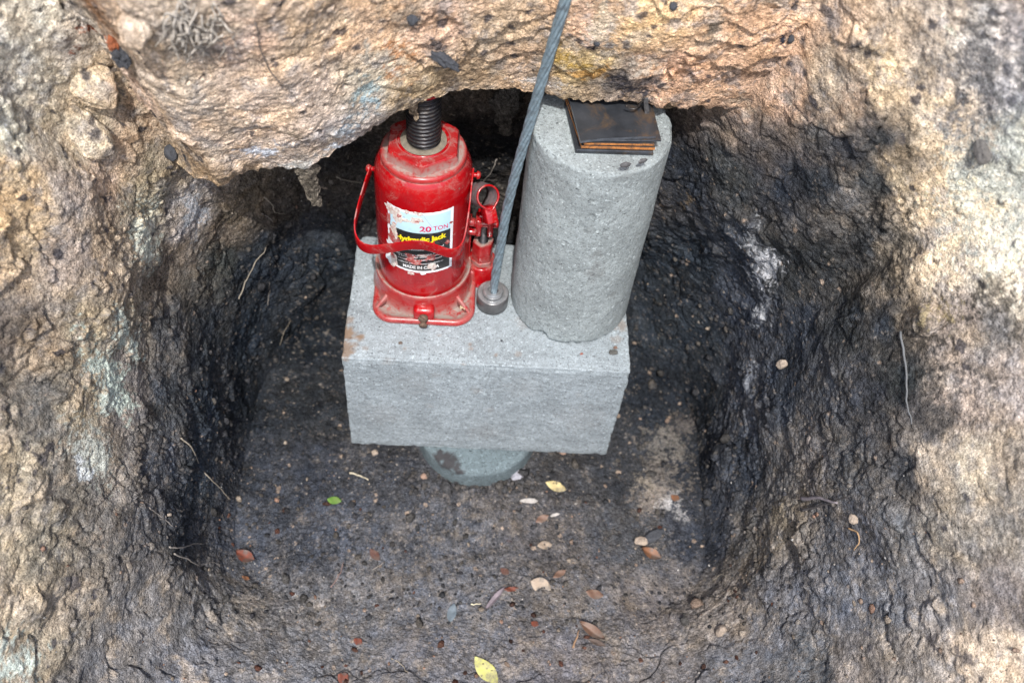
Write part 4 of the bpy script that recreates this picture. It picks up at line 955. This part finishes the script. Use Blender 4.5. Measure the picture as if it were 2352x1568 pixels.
leaf(1230, 1200, 1260, 1185, .009, BR, 'wet reddish brown leaf bit below the yellow leaf', curl=.1)
leaf(850, 1262, 872, 1290, .009, DB, 'dark brown leaf piece lying between the green and the red leaf', curl=.12)
leaf(775, 1550, 800, 1566, .012, RD, 'round reddish leaf piece at the bottom edge left of the yellow green leaf', curl=.1)
leaf(812, 1470, 832, 1478, .008, RD, 'tiny red flake in the lower soil left of the grey sliver', curl=.05)
leaf(1155, 1358, 1190, 1352, .006, RD, 'small curled red leaf at the tip of the purple bark sliver', curl=.2)
leaf(1150, 1308, 1170, 1320, .008, DB, 'dark maroon leaf bit above the purple bark sliver', curl=.1)
leaf(1270, 1330, 1300, 1310, .008, BR, 'brown pointed leaf bit just right of the pale tan flake', curl=.1)
leaf(1220, 1430, 1238, 1438, .007, RD, 'bright orange red flake low in the middle of the soil', curl=.05)
leaf(555, 1326, 573, 1334, .0055, OR, 'tiny orange flake under the red brown curled leaf', curl=.2)
leaf(983, 780, 986, 782, .001, DB, 'tiny dark fleck on top of the block in front of the jack') if False else None
leaf(1085, 1340, 1108, 1352, .008, TN, 'pale pinkish leaf flake left of the purple bark sliver') if False else None
leaf(1540, 1140, 1560, 1150, .009, OR, 'orange and white chip beside the chalky patch at the right', curl=.1)
leaf(2235, 1555, 2240, 1560, .001, GR, 'x') if False else None

def lump(px, py, sx, sy, sz, m, label, name='stone', cat='stone', seed=0, sub=3, amp=.25, at=None, nrm=None, ang=0., sink=.3, group=None, smooth=False, dz=0):
    if at is None: p, n = hit(px, py)
    else: p, n = Vector(at), Vector(nrm or (0, 0, 1))
    bm = bmesh.new(); bmesh.ops.create_icosphere(bm, subdivisions=sub, radius=1)
    P = np.array([v.co[:] for v in bm.verts]); Fq = [tuple(v.index for v in f.verts) for f in bm.faces]; bm.free()
    d = 1+amp*fbm(P+seed*3.7, 1.1, 3, .6); f1, f2, _i = worley(P*1.2+seed); d -= amp*.5*f1
    P = P*d[:, None]*np.array([sx, sy, sz]); R3 = rotfromnormal(n, ang)
    V = [tuple(R3 @ Vector(v)) for v in P]
    loc = p+n*(sz*(1-sink))+Vector((0, 0, dz))
    if m == 'here':
        W_ = np.array(V)+np.array(loc); V = [tuple(Vector(v)+n*float(q)) for v, q in zip(V, .0012*fbm(W_, .008, 3))]
        o = meshobj(name, V, Fq, M['soil'], None, smooth, {'tint': tint_of(W_, 'lump')})
    else: o = meshobj(name, V, Fq, m, None, smooth)
    o.location = loc; return things(o, label, cat, group)
def plainsoil(name, col): return mat_simple(name, col, .9, 0, .35, 350, .0012)
CLT = plainsoil('tan_clay', (.30, .23, .16)); CLG = plainsoil('grey_clay', (.13, .11, .095)); CLD = plainsoil('dark_clay', (.045, .047, .05)); PEB = plainsoil('pale_pebble', (.27, .22, .175)); PEO = plainsoil('pinkish_pebble', (.24, .16, .12)); CHK = plainsoil('chalk', (.34, .32, .30)); COAL = plainsoil('charcoal', (.035, .038, .045)); SHL = plainsoil('shell_grey', (.24, .24, .27))
lump(1192, 1092, .011, .0065, .004, SHL, 'pearly grey and tan oyster shell piece against the buried pile', 'shell', 'shell', 2, ang=.9)
lump(1215, 1152, .011, .0035, .003, CHK, 'pale twisted twig like stone below the buried pile', 'stone', 'stone', 3, ang=-.1)
lump(1472, 1245, .0085, .006, .004, PEB, 'flat beige stone just above the orange leaf', seed=4)
lump(1500, 1235, .016, .007, .005, COAL, 'long black lump of wet clay with a white corner at the right of the floor', 'clay_clod', 'clod', 6, ang=.5)
lump(973, 1093, .0042, .0038, .003, PEO, 'small beige pebble at the left foot of the buried pile', 'pebble', 'pebble', 5)
lump(1000, 1100, .0035, .003, .003, PEO, 'brown pebble at the foot of the buried pile', 'pebble', 'pebble', 8) if False else None
lump(860, 1040, .0042, .004, .003, PEB, 'pale pebble in shade under the left end of the block', 'pebble', 'pebble', 9)
lump(1290, 1040, .0048, .0035, .003, PEO, 'pinkish pebble just under the right half of the block', 'pebble', 'pebble', 10)
lump(1660, 1448, .009, .006, .004, PEB, 'beige stone on the soil at the lower right of the pit', seed=14)
lump(1275, 1182, .0055, .002, .0016, CHK, 'thin white stone sliver below the yellow leaf', 'stone', 'stone', 15, ang=.3)
lump(1445, 880, .001, .001, .001, CHK, 'x') if False else None
lump(400, 347, .009, .010, .006, COAL, 'square black coal lump set in the clay at the left', 'coal_lump', 'coal', 21, sub=2)
lump(285, 125, .008, .009, .005, COAL, 'blurred blue black coal lump at the upper left, on the clay', 'coal_lump', 'coal', 22, sub=4, amp=.5)
lump(268, 100, .008, .005, .004, plainsoil('brick_orange', (.20, .06, .022)), 'orange brick fragment just above the blue black coal lump', 'brick_fragment', 'brick', 23, sub=4, amp=.5)
lump(1020, 142, .013, .006, .006, COAL, 'craggy charcoal lump in the clay face left of the cable', 'coal_lump', 'coal', 24, sub=4, amp=.5)
lump(948, 45, .0045, .0045, .003, COAL, 'small charcoal lump high in the clay face above the jack', 'coal_lump', 'coal', 25)
lump(1814, 88, .0045, .003, .0025, COAL, 'small black coal chip high on the clay at the right', 'coal_lump', 'coal', 26)
lump(1545, 18, .0035, .004, .003, COAL, 'black coal chip by the top edge right of the cable', 'coal_lump', 'coal', 27)
lump(1371, 98, .003, .003, .002, COAL, 'tiny black coal chip on the clay just right of the cable', 'coal_lump', 'coal', 28)
lump(210, 200, .022, .018, .012, 'here', 'rounded tan clod on the clay at upper left below the coal', 'clay_clod', 'clod', 31, sub=4, smooth=True, sink=.6)
lump(200, 305, .028, .016, .012, 'here', 'long pale clod at the left above the grey hollow', 'clay_clod', 'clod', 32, sub=4, smooth=True, sink=.6)
lump(320, 70, .012, .015, .009, 'here', 'pale lumpy clod beside the white root tuft', 'clay_clod', 'clod', 33, sub=4, smooth=True, sink=.5)
0 and lump(90, 850, .05, .03, .022, 'here', 'large grey brown clod bulging from the left wall', 'clay_clod', 'clod', 34, sub=5, smooth=True, sink=.75, ang=.5)
lump(2140, 735, .016, .014, .010, 'here', 'blurred sandy lump on the dark right wall', 'clay_clod', 'clod', 35, sub=4, sink=.5)
lump(2255, 350, .006, .010, .005, plainsoil('dark_knob', (.09, .085, .08)), 'dark grey knob sticking out of the sand at the upper right', 'clay_clod', 'clod', 36, sub=3)
lump(1965, 1190, .005, .005, .004, PEB, 'cream pebble on the dark ledge at the right', 'pebble', 'pebble', 37)
lump(1830, 1080, .006, .004, .003, CHK, 'x') if False else None
lump(1855, 1010, .007, .006, .004, plainsoil('grey_pink', (.28, .24, .21)), 'pale grey crumb of rock in the middle of the right wall', seed=38)
lump(1800, 835, .0075, .005, .004, PEB, 'cream coloured stone half way up the right wall', seed=39)
# little things on the block
def onblock(px, py, s, m, label, seed, name='crumb', cat='crumb', flat=.6):
    p = onz(px, py, .0006); return lump(0, 0, s, s*.8, s*flat, m, label, name, cat, seed, 2, .35, at=p, nrm=(0, 0, 1), sink=.2)
onblock(920, 789, .0026, plainsoil('snail_brown', (.10, .075, .06)), 'round brown crumb on the block in front of the jack', 41)
onblock(1407, 810, .0052, plainsoil('slate', (.06, .06, .055)), 'dark flat chip on the block near its right front corner', 42, 'stone_chip', 'chip', .35)
onblock(1413, 799, .0024, plainsoil('clay_brown', (.13, .08, .06)), 'small brown crumb touching the dark chip on the block', 43)
onblock(1336, 813, .0018, plainsoil('red_brown', (.20, .07, .05)), 'tiny red brown crumb on the block right of the column foot', 44)
onblock(1152, 783, .0015, COAL, 'tiny black crumb on the middle of the block', 45)
onblock(1205, 697, .0014, COAL, 'x', 46) if False else None
# dead moth on the jack's foot
mp = onz(1061, 700, .0098); mo = []
mo.append((xf([(-.0009, -.0045, 0), (.0009, -.0045, 0), (.0013, 0, .0006), (.0009, .004, .0003), (-.0009, .004, .0003), (-.0013, 0, .0006), (0, -.0055, .0009), (0, .0045, .0011)], Matrix.Translation(mp) @ Matrix.Rotation(.15, 4, 'Z')), [(0, 6, 1), (6, 2, 1), (6, 7, 2), (7, 3, 2), (0, 5, 6), (5, 7, 6), (5, 4, 7), (4, 3, 7)]))
for s in (-1, 1): mo.append((xf([(0, 0, .0008), (s*.0030, -.006, .0014), (s*.0018, -.0095, .0008), (0, -.004, .001), (s*.0004, -.0002, .0016)], Matrix.Translation(mp+np.array([0, .0015, 0])) @ Matrix.Rotation(.12, 4, 'Z')), [(0, 1, 2, 3), (4, 1, 2), (4, 1, 0)]))
things(meshobj('moth', *join(mo), mat_simple('moth_straw', (.36, .30, .19), .7)), 'straw coloured dead insect lying on the right front corner of the jack foot', 'insect')

def strand(pts, r, m, label, name='root', cat='root', lift=.0015, group=None, wob=.0012, n=6):
    P = []
    for i, (a, b) in enumerate(pts):
        p, nn = hit(a, b); P.append(np.array(p)+np.array(nn)*(lift+r))
    r = r*.78
    P = spline(P, 7); P = [p+wob*np.array([float(perlin(np.array([[i*.4, k*3.1, label.__len__()*.7]]))[0]) for k in range(3)]) for i, p in enumerate(P)]
    rr = [r*(1-.55*i/len(P)) for i in range(len(P))]
    o = meshobj(name, *tube(P, rr, n), m); return things(o, label, cat, group)
RTM = mat_simple('pale_root', (.24, .21, .165), .8, 0, .25, 300); RTG = mat_simple('grey_root', (.20, .18, .16), .85, 0, .3, 300)
strand([(412, 1003), (440, 1035), (462, 1065), (478, 1100), (505, 1125), (525, 1150)], .0011, RTM, 'long pale root crossing the dark lower left wall')
strand([(545, 685), (560, 645), (580, 605), (600, 580), (612, 560)], .0009, RTM, 'pale root on the dark wall left of the block top')
strand([(613, 700), (616, 670), (615, 645)], .0006, RTG, 'short thin upright root right of the pale one')
strand([(640, 792), (650, 765), (666, 735)], .0005, RTM, 'very thin slanting root on the dark back wall left of the block')
strand([(604, 450), (620, 470), (628, 485), (648, 490)], .0008, RTM, 'kinked root hanging below the clay at the left')
strand([(600, 490), (625, 508), (640, 520)], .0006, RTG, 'thin short root under the kinked one at the left')
strand([(775, 405), (810, 413), (850, 428), (866, 440)], .0011, RTM, 'pale root passing behind the jack at its left shoulder')
strand([(1145, 362), (1130, 390), (1105, 425)], .0011, RTG, 'grey root on the back wall between jack and cable')
strand([(385, 1254), (410, 1256), (440, 1250), (462, 1248)], .0012, RTG, 'dusty grey level root at the lower left of the pit')
strand([(395, 1272), (425, 1285), (455, 1300)], .0012, RTG, 'dusty root slanting down just below the level one')
strand([(455, 1298), (480, 1290), (505, 1296)], .0005, RTG, 'hair thin root end beside the red brown leaf')
strand([(340, 1165), (365, 1180), (390, 1205), (405, 1222)], .0008, RTG, 'thin grey root on the slick dark patch at the left')
strand([(585, 45), (600, 110), (635, 180), (665, 200), (685, 230)], .0008, mat_simple('dark_root', (.12, .10, .085), .8), 'dark thin root running down the pale clay at upper left')
strand([(1640, 1335), (1665, 1320), (1690, 1350)], .0006, RTM, 'fine pale root on the sandy ledge at lower right')
strand([(2075, 760), (2085, 850), (2090, 930), (2092, 985)], .0014, mat_simple('grey_stem', (.10, .105, .11), .7), 'smooth grey root running down the dark right wall')
strand([(1955, 1212), (1975, 1225), (1975, 1250), (1965, 1262)], .0011, mat_simple('tan_hook', (.30, .19, .10), .8), 'hooked tan root on the dark ledge at lower right')
strand([(1838, 560), (1860, 575), (1880, 590)], .0005, RTM, 'hair thin root on the upper right wall') if False else None
strand([(1500, 480), (1500, 520), (1510, 540)], .0005, RTG, 'x') if False else None
strand([(760, 1350), (778, 1320), (790, 1290)], .0011, mat_simple('grey_stick', (.16, .11, .10), .8), 'short brown upright stick on the smeared floor at the left', 'twig', 'twig', .001)
strand([(900, 1510), (925, 1528), (938, 1545)], .0010, RTM, 'pale straw bit in the soil left of the yellow green leaf', 'straw', 'straw', .0006)
strand([(1080, 1390), (1105, 1387)], .0009, mat_simple('straw', (.55, .50, .36), .7), 'pale straw between the grey sliver and the purple bark', 'straw', 'straw', .0006)
strand([(860, 1178), (880, 1160), (895, 1150)], .0004, RTM, 'x') if False else None
strand([(805, 1085), (825, 1092), (848, 1104)], .0017, mat_simple('cream_sliver', (.40, .36, .27), .7), 'cream wood sliver on the soil under the left half of the block', 'wood_sliver', 'sliver', .0012)
strand([(855, 1310), (885, 1290)], .0008, RTG, 'grey twig beside the dark brown leaf piece', 'twig', 'twig', .0008)
strand([(1315, 1488), (1330, 1450)], .0016, mat_simple('brown_stick', (.24, .15, .09), .8), 'brown stick low right of centre, left of the folded leaf', 'twig', 'twig', .0008)
strand([(1360, 1510), (1350, 1475)], .0018, mat_simple('maroon_stick', (.15, .06, .04), .8), 'reddish stick at the bottom right of centre', 'twig', 'twig', .0008) if False else None
strand([(1845, 1175), (1895, 1160), (1960, 1135)], .0018, mat_simple('black_stick', (.05, .045, .045), .7), 'black forked stick lying on the right ledge', 'twig', 'twig', .002)
strand([(1852, 1142), (1895, 1140), (1930, 1148)], .0026, mat_simple('purple_stick', (.17, .15, .16), .7), 'grey stick resting across the black one on the right ledge', 'twig', 'twig', .003)
# flat slivers
leaf(1113, 1402, 1160, 1352, .0065, mat_simple('purple_bark', (.15, .125, .14), .6, 0, .4, 200, .001), 'purple grey bark sliver with a black edge, bottom centre', 'bark', 0, 'bark_sliver', 1, .002, .3)
leaf(1032, 1430, 1042, 1388, .010, mat_simple('blue_grey_slip', (.10, .125, .145), .5, 0, .3, 200, .001), 'torn blue grey slip lying left of the purple bark sliver', 'scrap', 0, 'paper_scrap', 1, .0015, .1)
leaf(1350, 1468, 1392, 1484, .006, mat_simple('dark_bark', (.07, .05, .04), .8, 0, .4, 200, .001), 'dark bark strip tucked under the folded brown leaf', 'bark', 0, 'bark_sliver', 1, .001, .2)

# fibrous root tuft at the upper left
pr = []; rs_ = random.Random(5)
for k in range(46):
    x, y = rs_.uniform(395, 510), rs_.uniform(-10, 70); pp = []
    for s in range(6):
        h = hit(min(max(x, 5), 2300), y); pp.append(np.array(h[0])+np.array(h[1])*(.001+.010*rs_.random()*(1-s/8)))
        x += rs_.gauss(-1, 9); y += rs_.uniform(6, 20)
    P = spline(pp, 4); pr.append(tube(P, [rs_.uniform(.0005, .0011)*(1-.5*i/len(P)) for i in range(len(P))], 5))
things(meshobj('root_tuft', *join(pr), mat_simple('white_roots', (.33, .30, .26), .8)), 'tuft of fine whitish roots hanging on the clay at the upper left', 'roots')

# clods that hang from the roof of the gap
def hang(px, py, depth_y, L1, w_, m, label, seed, name='clay_clod', tilt=0., px2=None, top=.02):
    """a ragged tongue of clay hanging at the picture point, its root inside the clay above"""
    p = ony(px, py, depth_y); n = 48; V = []; seg = 44
    for i in range(seg):
        t = i/(seg-1); z = top*(1-t)-L1*t; ww = w_*(1.1-.75*t**1.3)*(1+.35*float(perlin(np.array([[t*3.3+seed, seed, 0]]))[0]))*(1 if i < seg-1 else .25)
        cx = tilt*t*L1+.25*w_*float(perlin(np.array([[t*2.2, seed+5, 1]]))[0])
        for k in range(n):
            a = 2*math.pi*k/n; f = 1+.30*float(perlin(np.array([[math.cos(a)*1.6+seed, math.sin(a)*1.6, t*5+seed]]))[0])+.15*float(perlin(np.array([[math.cos(a)*4+seed, math.sin(a)*4, t*14+seed]]))[0])
            V.append((p[0]+cx+ww/2*f*math.cos(a), p[1]+ww*.33*f*math.sin(a), p[2]+z))
    V = np.array(V); V[:, :] += np.stack([.0022*fbm(V+seed, .008, 3, .7), .0022*fbm(V+seed+3, .008, 3, .7), .0015*fbm(V+seed+6, .006, 2)], -1)
    col = np.array(m)*(1+.45*fbm(V+2, .006, 4, .8)+.3*fbm(V+5, .02, 2))[:, None].clip(.3, 2.2)
    V = [tuple(v) for v in V]
    Q = [tuple(map(int, q)) for q in np.array([[i*n+k, i*n+(k+1) % n, (i+1)*n+(k+1) % n, (i+1)*n+k] for i in range(seg-1) for k in range(n)])]
    Q += [tuple(range(n-1, -1, -1)), tuple((seg-1)*n+k for k in range(n))]
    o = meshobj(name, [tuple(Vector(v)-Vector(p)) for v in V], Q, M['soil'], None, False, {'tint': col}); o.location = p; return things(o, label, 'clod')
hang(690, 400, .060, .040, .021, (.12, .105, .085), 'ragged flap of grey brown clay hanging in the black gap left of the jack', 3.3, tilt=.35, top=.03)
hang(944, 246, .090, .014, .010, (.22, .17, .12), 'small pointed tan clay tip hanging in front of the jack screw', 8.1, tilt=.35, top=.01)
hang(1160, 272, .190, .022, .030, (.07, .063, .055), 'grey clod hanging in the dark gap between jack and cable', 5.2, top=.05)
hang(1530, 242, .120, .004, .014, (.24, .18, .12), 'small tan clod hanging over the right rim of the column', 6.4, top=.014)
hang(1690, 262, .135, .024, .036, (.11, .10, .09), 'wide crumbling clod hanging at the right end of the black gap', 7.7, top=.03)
# black tape end and loose wire over the plates
pp = [ony(a, b, .092) for a, b in [(1484, 225), (1484, 240), (1486, 258), (1487, 274)]]
things(meshobj('tape_strip', *sweep(spline(pp, 5), (1, .2, 0), .0042, .0006), mat_simple('black_tape', (.05, .05, .052), .5, 0, .6, 400, .001)), 'frayed black strip dangling over the right side of the steel plates', 'tape')
pp = [ony(a, b, .088) for a, b in [(1438, 243), (1446, 249), (1458, 250), (1466, 244), (1474, 234), (1480, 226)]]
things(meshobj('wire_bit', *tube(spline(pp, 6), .0009, 8), M['screw']), 'short curved dark wire bit lying over the top steel plate', 'wire')

# ------------------------------------------------------------------ gravel and crumbs nobody could count
bm = bmesh.new(); bmesh.ops.create_icosphere(bm, subdivisions=1, radius=1)
IV = np.array([v.co[:] for v in bm.verts]); IQ = np.array([[v.index for v in f.verts] for f in bm.faces]); bm.free()
def scatter(name, count, region, size, cols, label, cat, seed, sink=.25):
    rr = np.random.RandomState(seed); Vs = []; Cs = []; k = 0; tries = 0
    while k < count and tries < count*(6 if count > 200 else 400):
        tries += 1
        px, py = rr.uniform(0, 2352), rr.uniform(380, 1600)
        if rr.rand() > region(px, py): continue
        h = BP.ray_cast(Vector(CAM), Vector(ray(px, py)), 5)
        if h[0] is None: continue
        if h[0].z > .12 or (name == 'soil_crumbs' and h[0].z > .0): continue
        n = h[1] if h[1].dot(Vector(Fv)) < 0 else -h[1]
        s = size*math.exp(rr.normal()*.45); sc = s*np.array([1, rr.uniform(.6, 1), rr.uniform(.4, .8)])
        P = IV*(1+.22*rr.randn(len(IV), 1))*sc; R3 = np.array(rotfromnormal(n, rr.uniform(0, 6.3)))[:3, :3]
        Vs.append(P@R3.T+np.array(h[0])+np.array(n)*sc[2]*(1-sink*2)); c = np.array(cols[rr.randint(len(cols))])*rr.uniform(.7, 1.25); Cs.append(np.tile(c, (len(IV), 1))); k += 1
    V = np.concatenate(Vs); Q = np.concatenate([IQ+len(IV)*i for i in range(k)])
    o = fastmesh(name, V, Q, M['soil'], smooth=False, attrs={'tint': np.concatenate(Cs)}); return things(o, label, cat, kind='stuff')
def reg_floor(px, py):
    a = 1.0 if py > 1050 else .18
    if px < 480 or px > 1700: a *= .6
    if px > 1480 and px < 1600 and 1000 < py < 1250: a = 1.0
    if 1750 < px < 2000 and py > 600: a *= .9
    return a
scatter('gravel', 550, reg_floor, .00075, [(.26, .22, .18), (.30, .24, .19), (.22, .17, .14), (.33, .31, .29), (.14, .10, .08), (.38, .37, .35)], 'pale crumbs and grit strewn over the dark pit floor and lower walls', 'gravel', 3)
scatter('gravel', 190, reg_floor, .0018, [(.25, .21, .17), (.22, .165, .13), (.22, .14, .105), (.20, .18, .16)], 'small beige and pinkish pebbles scattered on the pit floor', 'gravel', 4)
scatter('soil_crumbs', 2200, lambda a, b: 0 if a < 430 or a > 1850 or b > 1420 else 1.0 if (b > 900 or a < 520 or a > 1560) else .4, .0012, [(.05, .05, .055), (.065, .062, .062), (.04, .042, .046)], 'loose dark soil crumbs lying on the floor and sticking to the walls', 'soil', 5, .1)
scatter('leaf_litter', 55, lambda a, b: 1.0 if b > 1150 and 500 < a < 1800 else 0, .0026, [(.07, .035, .027), (.10, .055, .042), (.05, .03, .025)], 'bits of wet reddish brown leaf trodden into the pit floor', 'leaf litter', 6, .45)
scatter('soil_crumbs', 420, lambda a, b: 1.0 if b > 560 and 470 < a < 1750 and b < 1440 else 0, .0024, [(.045, .046, .05), (.06, .058, .056), (.085, .078, .07)], 'coarser dark clods of soil lying loose on the pit floor', 'soil', 12, .15)
rr_ = np.random.RandomState(9)
for name_, lab_, seed_ in (('soil_crumbs', 'dark crumbs heaped round the foot of the buried pile', 21),):
    scatter(name_, 160, lambda a, b: 1.0 if 940 < a < 1240 and 1085 < b < 1135 else 0, .0026, [(.05, .05, .052), (.075, .07, .066)], lab_, 'soil', seed_, .15)
